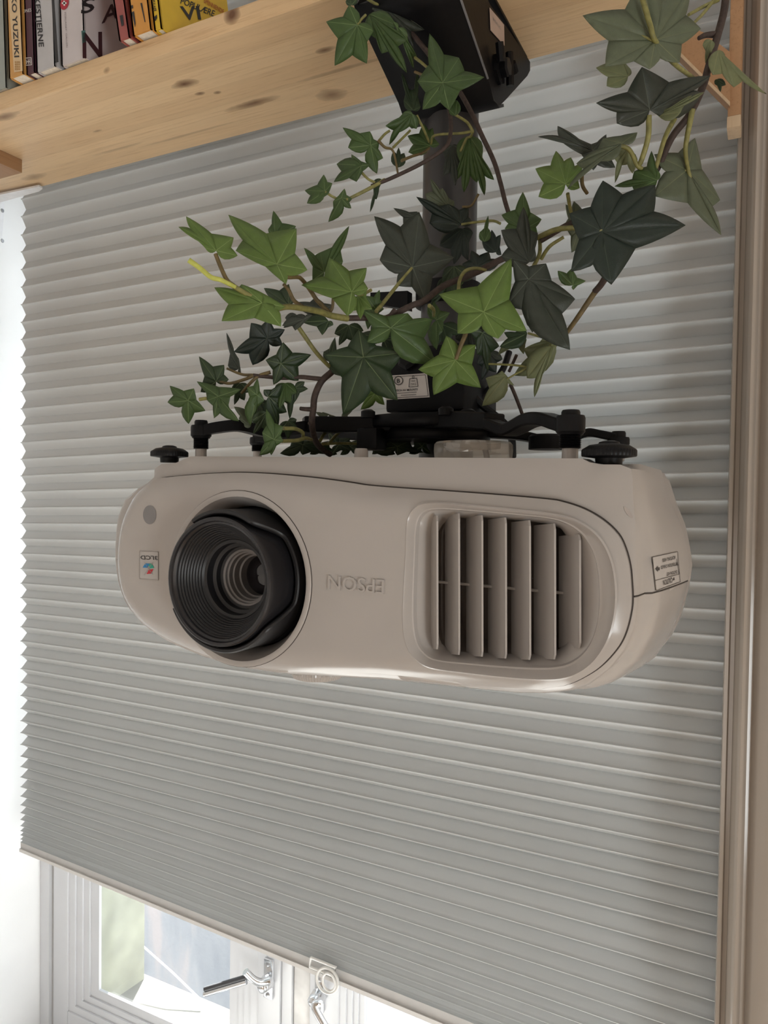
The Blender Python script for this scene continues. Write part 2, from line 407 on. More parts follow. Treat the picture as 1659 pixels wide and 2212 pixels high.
handle((574, 592, 2066, 2157), [(583, 2118, 1.0420), (565, 2122, 1.0320), (548, 2116, 1.0220), (530, 2099, 1.0120)], [(533, 2110, 1.0140), (442, 2137, 0.9920)],
       'chrome window handle with dark rod reaching across the glass')
handle((684, 702, 2100, 2185), [(694, 2155, 1.0420), (690, 2165, 1.0290), (680, 2175, 1.0220), (706, 2225, 1.0170)], None,
       'chrome window handle hanging down beside the ring pull')

# ------------------------------------------------------------------ pleated blind
Lpx = {0: 430.5, 1: 468.6, 2: 508.4, 3: 544.6, 4: 582.5, 5: 620.5, 6: 658.5, 7: 696.5, 8: 733.5, 9: 771.5, 10: 808.4, 11: 846, 12: 883, 13: 919.2, 14: 955.8, 15: 991.9,
       16: 1027.7, 17: 1062, 18: 1096.5, 19: 1130.5, 20: 1163.4, 21: 1195.4, 22: 1227.9, 23: 1259.6, 24: 1290.7, 25: 1322, 26: 1353.6, 27: 1384.3, 28: 1414.5, 29: 1444,
       30: 1473.3, 31: 1501.9, 32: 1529.9, 33: 1556.5, 34: 1582, 35: 1607.6, 36: 1633, 37: 1655.5, 38: 1678, 39: 1699, 40: 1719, 41: 1738, 42: 1755, 43: 1769.5, 44: 1783, 45: 1794, 46: 1803, 47: 1812}
Rpx = {5: 332.5, 6: 392.2, 7: 452.8, 8: 510.7, 9: 569.8, 10: 628.2, 11: 686, 12: 743, 13: 799, 14: 853.2, 15: 906, 16: 960, 17: 1019.6, 18: 1080, 19: 1140, 20: 1199, 21: 1258.7,
       22: 1317.4, 23: 1373.5, 24: 1429.5, 25: 1483.8, 26: 1537, 27: 1590.8, 28: 1642.4, 29: 1694, 30: 1743.6, 31: 1792.5, 32: 1839.5, 33: 1885.6, 34: 1930, 35: 1974, 36: 2016}
def edge_x(y): return 1588 - (y-300)*0.0295
def blind():
    zl = {i: onY(47, y, YB) for i, y in Lpx.items()}; zrr = {i: onY(edge_x(y), y, YB) for i, y in Rpx.items()}
    zL = {i: p.z for i, p in zl.items()}; xL = -1.2645
    xR = 0.005
    zR = {}
    for i, p in zrr.items():
        k = (xR-xL)/(p.x-xL); zR[i] = zL[i] + (p.z-zL[i])*k
    pit = zR[5]-zR[6]
    for i in range(4, -9, -1):
        if i not in zR: zR[i] = zR[i+1]+pit
        if i not in zL: zL[i] = zL[i+1]+0.0325
    kk = (zR[36]+0.728)/(zL[36]-zL[47])
    for i in range(37, 48): zR[i] = zR[36] - (zL[36]-zL[i])*kk
    root = empty('pleated_blind', (-0.63, YB, 0.5), 'wide grey pleated blind lowered over most of the white window', 'blind')
    vs = []; fs = []; ids = sorted(zL)
    NX = 24
    rows = []
    for a, i in enumerate(ids):
        last = i == ids[-1]
        zl0, zr0 = zL[i], zR[i]
        if last: zl1, zr1 = zl0-0.006, zr0-0.006
        else: zl1, zr1 = zL[ids[a+1]], zR[ids[a+1]]
        pl, pr = zl0-zl1, zr0-zr1
        tp = min(1, max(0, (i-15)/20))
        dl, dr = 0.0085+0.0055*tp, 0.0135+0.004*tp          # the folds are deeper towards the right-hand end
        if i > 40: dl *= max(0.4, 1-(i-40)*0.09); dr *= max(0.4, 1-(i-40)*0.09)
        # from ridge i down to ridge i+1; a thin pinched lip at the ridge
        prof = [(0.0, 0, -0.0024), (0.03, 0, -0.0022), (0.045, 0, 0.0), (0.15, 0.27, 0), (0.30, 0.62, 0), (0.42, 0.87, 0), (0.485, 1.0, 0), (0.505, 1.06, 0), (0.525, 1.0, 0), (0.60, 0.85, 0), (0.75, 0.53, 0), (0.90, 0.2, 0), (0.97, 0.03, 0), (0.982, 0, -0.0022)]
        for t, k_, dy in prof: rows.append((zl0-pl*t, zr0-pr*t, dl*k_+dy, dr*k_+dy))
    for (a, b, d0, d1) in rows:
        for k in range(NX+1):
            u = k/NX; vs.append((xL+(xR-xL)*u, YB+d0+(d1-d0)*u, a+(b-a)*u))
    n = NX+1
    for r in range(len(rows)-1):
        for k in range(NX): fs.append((r*n+k, r*n+k+1, (r+1)*n+k+1, (r+1)*n+k))
    mesh_obj('fabric', vs, fs, BLIND, root, True, 50)
    # bottom rail
    za = zL[47]-0.006; zb = zR[47]-0.006
    h1a, h1b = 0.012, 0.018
    RAIL = mat('rail_grey', (0.50, 0.49, 0.48), 0.5, var=0.03); RAIL2 = mat('rail_edge', (0.66, 0.64, 0.62), 0.45, var=0.03)
    def rail(a0, a1, b0, b1, y0, y1, name, m):
        v = [(xL, y0, a0), (xR, y0, b0), (xR, y1, b0), (xL, y1, a0), (xL, y0, a1), (xR, y0, b1), (xR, y1, b1), (xL, y1, a1)]
        mesh_obj(name, v, [(0,3,2,1),(4,5,6,7),(0,1,5,4),(1,2,6,5),(2,3,7,6),(3,0,4,7)], m, root, False)
    rail(za-h1a, za, zb-h1b, zb, YB-0.001, YB+0.02, 'bottom_rail', RAIL)
    rail(za-h1a-0.006, za-h1a, zb-h1b-0.007, zb-h1b, YB-0.004, YB+0.021, 'rail_strip', RAIL2)
    MB().box((xL, YB-0.004, zL[-8]-0.0), (xR, YB+0.035, zL[-8]+0.03)).build('headrail', WHITE_METAL, root, False)
    # ring pull clipped over the rail
    ring = empty('ring_pull', onY(697, 2088, 0.935), 'white plastic ring pull clipped over the blind bottom rail', 'ring pull')
    q = [onY(x, y, 0.934) for x, y in ((672, 2068), (726, 2090), (720, 2108), (669, 2088))]
    MB().tube(q+[q[0]], 0.0022, 8).build('clip', WHITE_WIRE, ring)
    c = onY(707, 2118, 0.932)
    MB().tube([c+Vector((math.cos(t)*0.0185, 0.002*math.sin(t), math.sin(t)*0.0175)) for t in [2*math.pi*k/28 for k in range(29)]], 0.0022, 8, False).build('pull_ring', WHITE_WIRE, ring)
    MB().tube([c+Vector((0.004+math.cos(t)*0.011, -0.002, math.sin(t)*0.013)) for t in [2*math.pi*k/24 for k in range(25)]], 0.0018, 8, False).build('inner_ring', WHITE_WIRE, ring)
    return root
blind()

# ------------------------------------------------------------------ outside
CREAM = mat('cream_render', (0.27, 0.275, 0.205), 0.85, var=0.2, scale=14, bumpd=0.003)
def outside():
    ya, yb_ = 1.148, 1.295
    struct('wall_outside_reveal', MB().box((XL-0.5, ya, -2.2), (onY(312, 2000, yb_).x, yb_, 1.4)), CREAM)
    zs = onY(310, 2115, 1.295).z
    struct('trim_3', MB().prism([(XL, 1.148, zs+0.012), (XL, 1.31, zs), (XL, 1.31, zs-0.12), (XL, 1.148, zs-0.12)], (1.5, 0, 0)), mat('cream_sill', (0.17, 0.165, 0.135), 0.8, var=0.08, scale=14))
    t = NT('weathered_grey_wall'); a = t.noise(1.2, 5, stretch=(3.5, 1, 0.9)); b = t.noise(9, 4)
    c = t.ramp(a, [(0.34, (0.22, 0.225, 0.24)), (0.5, (0.33, 0.325, 0.33)), (0.62, (0.47, 0.39, 0.36))]); c = t.mix(t.math('MULTIPLY', b, 0.3), c, (0.34, 0.35, 0.37))
    p = t.principled(c, 0.85, bump=b, bumpd=0.02); t.l(p.outputs[0], t.out.inputs[0])
    struct('wall_courtyard', MB().box((-7, 4.6, -6.0), (3, 4.8, -0.9)), t.m)
    struct('ground', MB().box((-7, 1.5, -6.2), (3, 4.8, -6.0)), mat('courtyard_paving', (0.52, 0.53, 0.55), 0.9, var=0.15, scale=2))
    cab = MB().tube([onY(310, 2045, 1.30), onY(372, 2100, 1.29), onY(436, 2162, 1.285)], 0.0022, 8).build('cable', WHITE_METAL)
    tag(cab, 'thin white cable running down the wall outside the glass', 'cable')
outside()

# ------------------------------------------------------------------ shelf
HZ = 0.50; SYF, SYB, STH = 0.650, 0.843, 0.0235
def k_at(px, py, rx, ry, s):
    p = onZ(px, py, HZ); return (p.x, p.y, HZ, rx, ry, 0.03, s)
knots = [k_at(398, 182, 0.022, 0.009, 1.0), k_at(432, 202, 0.008, 0.004, 0.9), k_at(470, 200, 0.007, 0.004, 0.9), k_at(545, 224, 0.045, 0.008, 0.9),
         k_at(715, 205, 0.022, 0.014, 0.75), k_at(703, 108, 0.014, 0.006, 0.95), k_at(10, 252, 0.03, 0.008, 0.8), k_at(75, 382, 0.03, 0.01, 0.6), k_at(210, 283, 0.010, 0.003, 0.7),
         k_at(745, 148, 0.07, 0.004, 0.5), k_at(255, 322, 0.05, 0.004, 0.35), k_at(400, 292, 0.09, 0.003, 0.4)]
kp = onY(501, 32, SYF); knots.append((kp.x, SYF, kp.z, 0.013, 0.03, 0.011, 1.2))
kp = onY(230, 152, SYF); knots.append((kp.x, SYF, kp.z, 0.006, 0.03, 0.004, 0.6))
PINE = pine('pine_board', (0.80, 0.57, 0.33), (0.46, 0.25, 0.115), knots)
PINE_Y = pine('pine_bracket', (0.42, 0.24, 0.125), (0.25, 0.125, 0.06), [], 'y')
PINE_END_LIT = pine('pine_end_grain_lit_edge', (0.60, 0.45, 0.30), (0.36, 0.22, 0.12), [], 'z')  # end grain, and the light painted on the gusset's lower edge
sroot = empty('wall_shelf', (-0.8, 0.75, HZ), 'pine board shelf with knots mounted high across the window', 'shelf')
xsr = onZ(1450, 45, HZ).x
MB().box((XL, SYF, HZ), (xsr, SYB, HZ+STH), 0.0015).build('shelf_board', PINE, sroot)
# left cross batten below the board
a = onX(48, 345, -1.09); bx = onZ(48, 345, HZ)
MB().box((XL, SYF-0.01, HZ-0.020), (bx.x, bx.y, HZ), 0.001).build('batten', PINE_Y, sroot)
# right pine bracket: upright on the jamb, brace up to the board
XBk = onY(1574, 200, 0.86).x
zb = onY(1580, 262, 0.862).z; zt = 0.62
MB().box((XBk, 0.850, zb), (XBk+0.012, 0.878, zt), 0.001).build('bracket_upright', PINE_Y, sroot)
MB().box((XBk-0.0005, 0.8495, zb-0.012), (XBk+0.0125, 0.8785, zb), 0.001).build('upright_end_grain', PINE_END_LIT, sroot)
YG = 0.846
gus = [onY(x, y, YG) for x, y in ((1577, 230), (1478, 131), (1440, 92), (1440, 40), (1520, 70), (1577, 112))]
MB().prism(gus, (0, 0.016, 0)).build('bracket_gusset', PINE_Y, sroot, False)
edge = [onY(x, y, YG) for x, y in ((1577, 230), (1478, 131), (1440, 92), (1443, 87), (1482, 126), (1577, 221))]
MB().prism([p+Vector((0, -0.0012, 0)) for p in edge], (0, 0.0011, 0)).build('gusset_lit_edge', PINE_END_LIT, sroot, False)  # pale strip paints the light along the gusset's underside

# white metal angle below the shelf at the left wall
br = empty('shelf_angle_bracket', onZ(40, 410, HZ-0.01), 'white metal angle bracket under the shelf against the left wall', 'bracket')
pts = [onZ(x, y, HZ-0.004) for x, y in ((-40, 425), (84, 399), (92, 404), (84, 410), (-40, 445))]
MB().prism(pts, (0, 0, -0.003)).build('arm_plate', WHITE_METAL, br)
pts = [onX(x, y, XL+0.006) for x, y in ((-40, 425), (4, 430), (10, 445), (4, 520), (0, 531), (-40, 531))]
MB().prism(pts, (-0.004, 0, 0)).build('wall_plate', WHITE_METAL, br)
for y in (455, 520):
    MB().lathe(onX(5, y, XL+0.006), (1, 0, 0), [(0.004, 0), (0.003, 0.0015)], 12).build('screw', mat('screw_steel', (0.4, 0.4, 0.41), 0.3, 1.0), br)

# ------------------------------------------------------------------ books
ZS = HZ+STH+0.0005
def zc(x, y): return (x/2.765, y/2.765)
PREV_X = [-9.0]
def book(label, colr, BL, BR, depth, lean, cover_side=None, thick=0.0022, pages=True, over=0.0):
    """BL, BR: lower corners of the spine in the photo; lean: sideways shift of the top per metre"""
    a = onZ(*BL, ZS); b = onZ(*BR, ZS); y0 = min(a.y, SYF-0.001) if over == 0 else SYF-over
    a = onY(*BL, y0); b = onY(*BR, y0)
    x0, x1 = max(a.x, PREV_X[0]+0.0006), b.x; H = 0.19; PREV_X[0] = x1
    root = empty('book', ((x0+x1)/2, y0+depth/2, ZS), label, 'book', 'books standing on the pine shelf')
    m = mat('cover_'+label.split()[0]+'_'+str(len(MATS)), colr, 0.42, var=0.04, scale=40)
    def sh(v): return Vector((v[0]-lean*(v[2]-ZS), v[1], v[2]))
    def bx(lo, hi):
        mb = MB().box(lo, hi); mb.v = [sh(v) for v in mb.v]; return mb
    c = bx((x0, y0, ZS), (x0+thick, y0+depth, ZS+H)); c2 = bx((x1-thick, y0, ZS), (x1, y0+depth, ZS+H)); c3 = bx((x0, y0, ZS), (x1, y0+thick, ZS+H))
    mb = MB(); [mb.add(q.v, q.f) for q in (c, c2, c3)]
    mb.build('cover', m, root, False)
    p = bx((x0+thick, y0+thick, ZS+0.0015), (x1-thick, y0+depth-0.004, ZS+H-0.003)); p.build('page_block', PAPER, root, False)
    fs = lambda px, py: Vector((onY(px, py, y0).x, y0-0.0005, onY(px, py, y0).z))
    fc = lambda px, py: onX(px, py, 0) and None
    def side(px, py):     # point on the right cover (a plane sheared by lean)
        d = ray(px, py); # x + lean*(z-ZS) = x1
        k = (x1+lean*ZS + 0.0)/(d[0]+lean*d[2]); v = Vector(d*k); v.x += 0.0005; return v
    return root, fs, side
def quad(mb, f, pts): mb.add([f(*zc(*p)) for p in pts], [tuple(range(len(pts)))])
def vtext(root, f, s, top, bot, capv, m, name='title', **kw):
    mb = MB(); o = zc(*top); e = zc(bot[0]-top[0], bot[1]-top[1]); c = zc(*capv)
    text_on(mb, s, o, e, c, f, **kw); mb.build(name, m, root, False)
INK = mat('book_black_ink', (0.02, 0.018, 0.02), 0.5); INKW = mat('book_white_ink', (0.75, 0.72, 0.70), 0.5)
# pale grey-green at the frame edge
b, fs, sd = book('pale grey green book at the far end of the row', (0.33, 0.36, 0.33), zc(-60, 560), zc(40, 535), 0.12, 0.05, over=0.004)
b, fs, sd = book('orange paperback with cream spine panel lettered YUZUKI', (0.62, 0.32, 0.09), zc(55, 490), zc(140, 452), 0.12, 0.05, over=0.016)
mb = MB(); quad(mb, fs, [(52, -20), (118, -20), (137, 425), (86, 434)]); mb.build('spine_panel', mat('panel_cream', (0.72, 0.52, 0.30), 0.5), b, False)
fs1 = lambda x, y: fs(x, y) + Vector((0, -0.0004, 0))
vtext(b, fs1, 'ASAKO YUZUKI', (66, -150), (90, 345), (28, -2), INK, bold=True)
mb = MB()
for i in range(4):
    for j in range(3): quad(mb, fs1, [(92+j*11, 368+i*14), (100+j*11, 368+i*14), (100+j*11, 378+i*14), (92+j*11, 378+i*14)])
mb.build('emblem', mat('emblem_ochre', (0.45, 0.25, 0.08), 0.5), b, False)
b, fs, sd = book('dark purple book lettered JONES in white', (0.075, 0.025, 0.04), zc(141, 428), zc(209, 405), 0.12, 0.05, over=0.012)
vtext(b, fs, 'JONES', (130, 82), (62, -12), (0, -20), INKW) if False else None
mb = MB(); text_on(mb, 'JONES', zc(131, 80), zc(58, -10), zc(0, -20), fs); mb.build('title', INKW, b, False)
mb = MB()
for q in ([(148, 347), (190, 343), (190, 347), (148, 351)], [(152, 390), (194, 386), (194, 390), (152, 394)], [(148, 347), (152, 347), (156, 394), (152, 394)], [(186, 343), (190, 343), (194, 390), (190, 390)],
          [(156, 356), (160, 356), (163, 384), (159, 384)], [(168, 355), (172, 355), (175, 383), (171, 383)], [(178, 354), (182, 354), (185, 382), (181, 382)], [(157, 368), (184, 366), (184, 371), (157, 373)]): quad(mb, fs, q)
mb.build('emblem', INKW, b, False)
b, fs, sd = book('pale grey hardback lettered STJERNE with black cover edges', (0.52, 0.51, 0.52), zc(212, 398), zc(330, 372), 0.13, 0.05, over=0.010)
vtext(b, fs, 'KIRKESTJERNE', (200, -105), (234, 282), (30, -2), INK, bold=True)
mb = MB(); quad(mb, fs, [(309, -20), (325, -20), (352, 372), (332, 376)]); mb.build('spine_band', INK, b, False)
b, fs, sd = book('pinkish white hardback lettered SAN with red cross badge', (0.60, 0.545, 0.55), zc(368, 388), zc(508, 362), 0.14, 0.05, over=0.006)
mb = MB(); mb.lathe(fs(*zc(388, 22)), (0, -1, 0), [(0.0075, 0), (0.0075, 0.0004)], 24); mb.build('badge', mat('badge_red', (0.42, 0.02, 0.04), 0.5), b, False)
fs2 = lambda x, y: fs(x, y)+Vector((0, -0.0008, 0)); mb = MB()
quad(mb, fs2, [(383, 8), (393, 8), (394, 38), (384, 38)]); quad(mb, fs2, [(374, 18), (403, 17), (403, 27), (374, 28)]); mb.build('badge_cross', INKW, b, False)
mb = MB(); text_on(mb, 'FORLAGET  GALLERI', zc(386, 75), zc(12, 210), zc(9, -1), fs); mb.build('small_title', mat('ink_grey', (0.25, 0.2, 0.2), 0.5), b, False)
for ch, o, e, c in (('S', (480, 85), (80, -20), (10, -85)), ('A', (605, 140), (100, -38), (10, -95)), ('N', (492, 345), (118, -5), (-2, -150))):
    mb = MB(); text_on(mb, ch, zc(*o), zc(*e), zc(*c), sd, bold=True); mb.build('cover_letter', mat('ink_wine', (0.05, 0.015, 0.02), 0.5) if ch != 'S' else INK, b, False)
mb = MB(); quad(mb, sd, [(484, 185), (508, 180), (512, 250), (490, 260)]); mb.build('cover_mark', mat('ink_teal', (0.10, 0.22, 0.20), 0.5), b, False)
b, fs, sd = book('thin dusty red paperback leaning beside the yellow and orange books', (0.34, 0.085, 0.075), zc(712, 268), zc(776, 240), 0.12, 0.20, over=0.012)
mb = MB(); quad(mb, fs, [(716, 95), (735, 90), (742, 150), (728, 160)]); mb.build('spine_mark', INK, b, False)
b, fs, sd = book('amber paperback with black marks on its leaning spine', (0.66, 0.30, 0.055), zc(795, 222), zc(905, 180), 0.12, 0.16, over=0.012)
mb = MB(); quad(mb, fs, [(788, 75), (802, 68), (812, 140), (808, 165)]); quad(mb, fs, [(785, 35), (795, 30), (797, 50), (788, 55)]); quad(mb, fs, [(840, 20), (850, 18), (870, 130), (866, 135)]); mb.build('spine_mark', INK, b, False)
b, fs, sd = book('bright yellow book with black lettering on its cover', (0.70, 0.46, 0.03), zc(921, 208), zc(968, 192), 0.135, 0.16, over=0.008)
mb = MB(); text_on(mb, 'POPULÆRE', zc(1075, 20), zc(200, 80), zc(10, -34), sd, bold=True); text_on(mb, 'VI', zc(1085, 118), zc(115, -2), zc(-14, -80), sd, bold=True); mb.build('cover_title', INK, b, False)
mb = MB(); text_on(mb, 'SPENNENDE', zc(1215, 15), zc(120, 70), zc(2, -26), sd, bold=True); mb.build('cover_subtitle', mat('ink_orange', (0.45, 0.12, 0.02), 0.5), b, False)
mb = MB(); quad(mb, fs, [(920, 105), (938, 88), (940, 108), (930, 130)]); text_on(mb, 'POPULAER', zc(905, -25), zc(16, 95), zc(16, -1), fs, bold=True); mb.build('spine_mark', INK, b, False)

# ------------------------------------------------------------------ projector
YF = 0.500
def FP(x, y, dw=0.0): return onY(x, y, YF+dw)
SEAM_PX = [(335,1036),(372,1030),(409,1026.5),(465,1022.5),(520,1021),(580,1023.5),(645,1029),(700,1035),(760,1043.5),(796,1049),(870,1055),(955,1060.5),(1083,1070),(1179,1078.5),(1213,1084),(1261,1100),(1302,1124),
 (1333.5,1154),(1349,1185),(1359,1223),(1362.6,1261),(1364,1290),(1362,1318),(1352.5,1359.5),(1337,1394),(1308,1429),(1276.6,1454),(1229,1478),(1182,1486),(1147,1489),(1051,1482),(955,1469.5),(828,1456),(760,1453),(645,1450),
 (560,1441),(517,1433),(465,1421),(422,1407),(358,1378),(310,1346),(278,1308),(262,1269.5),(255,1221.6),(256.5,1173.6),(264,1129),(280,1090.6),(300,1062)]
def dense(px, n=4):
    P = [Vector((x, y, 0)) for x, y in px]; N = len(P); out = []
    for i in range(N):
        a, b, c, d = P[i-1], P[i], P[(i+1) % N], P[(i+2) % N]
        for k in range(n):
            t = k/n; q = 0.5*((2*b)+(c-a)*t+(2*a-5*b+4*c-d)*t*t+(3*b-a-3*c+d)*t**3); out.append((q.x, q.y))
    return out
S2 = [(FP(x, y).x, FP(x, y).z) for x, y in dense(SEAM_PX)]
def inside(p, poly):
    x, y = p; r = False; j = len(poly)-1
    for i in range(len(poly)):
        xi, yi = poly[i]; xj, yj = poly[j]
        if (yi > y) != (yj > y) and x < (xj-xi)*(y-yi)/(yj-yi)+xi: r = not r
        j = i
    return r
def dist_poly(p, poly):
    P = np.array(poly); Q = np.roll(P, -1, 0); d = Q-P; t = np.clip(((np.array(p)-P)*d).sum(1)/(d*d).sum(1), 0, 1)
    return float(np.min(np.linalg.norm(P+d*t[:, None]-np.array(p), axis=1)))
def radial(poly, c, ang):
    """distance from c to the polygon along each angle (outermost crossing)"""
    out = []
    for a in ang:
        dx, dy = math.cos(a), math.sin(a); best = 0
        for i in range(len(poly)):
            x0, y0 = poly[i-1][0]-c[0], poly[i-1][1]-c[1]; x1, y1 = poly[i][0]-c[0], poly[i][1]-c[1]
            ex, ey = x1-x0, y1-y0; den = dx*ey-dy*ex
            if abs(den) < 1e-12: continue
            t = (x0*ey-y0*ex)/den; s = (x0*dy-y0*dx)/den
            if t > best and -1e-6 <= s <= 1+1e-6: best = t
        out.append(best)
    return out
pc = FP(810, 1255); PCX, PCZ = pc.x, pc.z
proj = empty('projector', (PCX, YF+0.16, FP(800, 987).z), 'white home cinema projector hung upside down below the ivy', 'projector')
# lens and vent openings on the front
lc = onY(514, 1250, 0.49); LX, LZ = lc.x, lc.z
RL = 0.0722
lens_hole = [(LX+RL*math.cos(2*math.pi*k/72), LZ+RL*math.sin(2*math.pi*k/72)) for k in range(72)]
VENT_PX = [(905,1092),(925,1087.5),(960,1088),(1050,1097),(1150,1107),(1215,1116),(1260,1134),(1295,1164),(1317,1205),(1327,1250),(1329,1300),(1322,1350),(1308,1390),(1285,1425),(1255,1450),(1215,1465),(1160,1467),
           (1080,1461),(1000,1452),(940,1444),(912,1434),(890,1415),(877,1390),(871,1350),(872,1290),(877,1200),(879,1140),(886,1110)]
vent_hole = [(onY(x, y, 0.490).x, onY(x, y, 0.490).z) for x, y in dense(VENT_PX, 3)]
def dome(d):
    t = min(1.0, d/0.018); return -0.0105*(1-(1-t)**1.8)
def front_panel():
    pts = []; edges = []
    def loop(poly):
        b = len(pts); n = len(poly); pts.extend(poly); edges.extend([(b+i, b+(i+1) % n) for i in range(n)])
    loop(S2); loop(lens_hole); loop(vent_hole)
    c0 = np.array([PCX, PCZ]); 
    # rings following the outline, then a grid
    for sc in (0.003, 0.007, 0.012, 0.018):
        for i in range(0, len(S2)):
            p = np.array(S2[i]); q = np.array(S2[(i+1) % len(S2)]); r_ = np.array(S2[i-1]); tn = q-r_; tn /= np.linalg.norm(tn); nn = np.array([-tn[1], tn[0]])
            if not inside(tuple(p+nn*0.001), S2): nn = -nn
            z = p+nn*sc
            if inside(tuple(z), S2) and not inside(tuple(z), vent_hole) and not inside(tuple(z), lens_hole) and dist_poly(z, vent_hole) > 0.002 and dist_poly(z, lens_hole) > 0.002: pts.append(tuple(z))
    x0, x1 = min(p[0] for p in S2), max(p[0] for p in S2); z0, z1 = min(p[1] for p in S2), max(p[1] for p in S2)
    x = x0
    while x < x1:
        z = z0
        while z < z1:
            p = (x, z)
            if inside(p, S2) and dist_poly(p, S2) > 0.020 and not inside(p, vent_hole) and not inside(p, lens_hole) and dist_poly(p, vent_hole) > 0.004 and dist_poly(p, lens_hole) > 0.004: pts.append(p)
            z += 0.009
        x += 0.009
    r = delaunay_2d_cdt([Vector(p) for p in pts], edges, [], 0, 1e-7)
    vv = r[0]; fs = []
    for f in r[2]:
        c = (sum(vv[i].x for i in f)/len(f), sum(vv[i].y for i in f)/len(f))
        if inside(c, S2) and not inside(c, lens_hole) and not inside(c, vent_hole): fs.append(tuple(f))
    vs = [(v.x, YF+dome(dist_poly((v.x, v.y), S2)), v.y) for v in vv]
    # rim returning to the body
    n = len(vs); b = [(x_, YF, z_) for x_, z_ in S2] + [(x_, YF+0.004, z_) for x_, z_ in S2]; N = len(S2)
    vs += b; fs += [(n+i, n+(i+1) % N, n+N+(i+1) % N, n+N+i) for i in range(N)]
    return mesh_obj('front_panel', vs, fs, WHITE_PLASTIC, proj, True, 45)
front_panel()
FACE_Y = YF-0.0105

# body shell: rings lofted from the seam to the back
ANG = [2*math.pi*k/220 for k in range(220)]
CB = (PCX, FP(800, 1250).z)
def ring_from_px(px, Y): return [(onY(x, y, Y).x, onY(x, y, Y).z) for x, y in px]
zt_l, zt_r = FP(400, 985.5).z, FP(1365, 990).z
xl_b, xr_b = FP(250, 1180).x, FP(1364, 1290).x
def top_z(x): return zt_l+(zt_r-zt_l)*(x-FP(400, 985).x)/(FP(1365, 985).x-FP(400, 985).x)
rS = radial(S2, CB, ANG)
# just behind the seam, with the foot recesses at both upper corners
B1 = ring_from_px([(247,1180),(252,1120),(268,1080),(300,1052),(331,1036),(333,1003),(383,1000),(392,994),(402,985.5),(800,987.5),(1200,990),(1262,990),(1275,1000),(1292,1003),(1345,1003.5),(1362,1007),(1366,1030),(1368,1090),(1374,1150),(1378,1220),(1378,1290),(1372,1350),(1352,1400),(1318,1444),(1272,1480),(1236,1492),(1180,1498),(1120,1497),(1040,1490),(940,1479),(828,1468),(720,1462),(600,1455),(520,1442),(440,1420),(360,1386),(308,1350),(272,1308),(255,1265),(248,1220)], YF+0.012)
def deep_ring(right_px, Y, zlo, shrink):
    """ring further back: right side from the photo, hidden left side plain"""
    R_ = ring_from_px(right_px, Y); zt = R_[0][1]
    xl = xl_b+shrink
    left = []
    for k in range(1, 12):
        t = math.pi/2 + math.pi*k/12*1.0
        left.append((xl+0.075+0.075*math.cos(math.pi/2*0+math.pi*(1.5-k/12)), CB[1]+0.0+0.075*math.sin(math.pi*(1.5-k/12))*0.9))
    return R_ + [(PCX+0.05, zlo), (PCX-0.10, zlo+0.004)] + left + [(xl+0.03, zt_l), ]
zbot = FP(1150, 1489).z
def top_pt(Y): 
    return None
def mk_right(px, Y):
    return px
# photo points of the right side seen at two depths
Y2, Y3, Y4 = YF+0.07, YF+0.19, YF+0.32
Rg2 = [(1394,1003),(1402,1060),(1416,1120),(1428,1190),(1432,1250),(1427,1310),(1412,1370),(1384,1424),(1345,1462),(1310,1480)]
Rg3 = [(1427,1008),(1435,1050),(1446,1085),(1468,1130),(1482,1180),(1487,1225),(1484,1268),(1466,1330),(1443,1380),(1412,1424)]
Rg4 = [(1441,1000),(1456,1040),(1470,1085),(1489,1132),(1499,1180),(1503,1215),(1496,1262),(1480,1320),(1458,1364)]
def full_ring(Rg, Y, sh):
    R_ = ring_from_px(Rg, Y); zt = zt_r+0.0005
    R_[0] = (R_[0][0], zt-0.0015)
    xl = xl_b+sh; zb_ = min(R_[-1][1]-0.006, zbot-0.008)
    left = [(xr_b-0.055, zb_+0.003), (xr_b-0.10, zb_), (PCX-0.05, zbot-0.010)]
    for k in range(0, 13):
        t = math.radians(250 - k*(250-120)/12)
        left.append((xl+0.085+0.085*math.cos(t), CB[1]+0.080*math.sin(t)))
    left += [(xl+0.05, zt_l)]
    return R_ + left
def offset_ring(r, d): return [x+d for x in r]
rings = [(YF+0.0035, offset_ring(rS, -0.0022)), (YF+0.0045, offset_ring(rS, -0.0004)), (YF+0.0055, [max(a, 0)+0.0006 for a in rS])]
r1 = radial(B1, CB, ANG)
rings.append((YF+0.008, [a*0.35+b*0.65 for a, b in zip(rS, r1)])); rings.append((YF+0.013, r1)); rings.append((YF+0.035, [x+0.001 for x in r1]))
r2 = radial(full_ring(Rg2, Y2, 0.002), CB, ANG); r3 = radial(full_ring(Rg3, Y3, 0.006), CB, ANG); r4 = radial(full_ring(Rg4, Y4, 0.015), CB, ANG)
lerp = lambda a, b, t: [x+(y-x)*t for x, y in zip(a, b)]
rings.append((YF+0.042, lerp(r1, r2, 0.6)))
rings.append((Y2, r2))
for t in (0.25, 0.5, 0.75): rings.append((Y2+(Y3-Y2)*t, lerp(r2, r3, t*(1.3-0.3*t))))
rings.append((Y3, r3))
rings.append((Y3+0.015, [x-0.001 for x in r3]))
rings.append((Y3+0.03, [x-0.004 for x in r3])); rings.append((Y3+0.045, lerp(r3, r4, 0.35)))
rings.append((Y4-0.04, r4)); rings.append((Y4-0.012, [x-0.003 for x in r4])); rings.append((Y4, [x-0.014 for x in r4]))
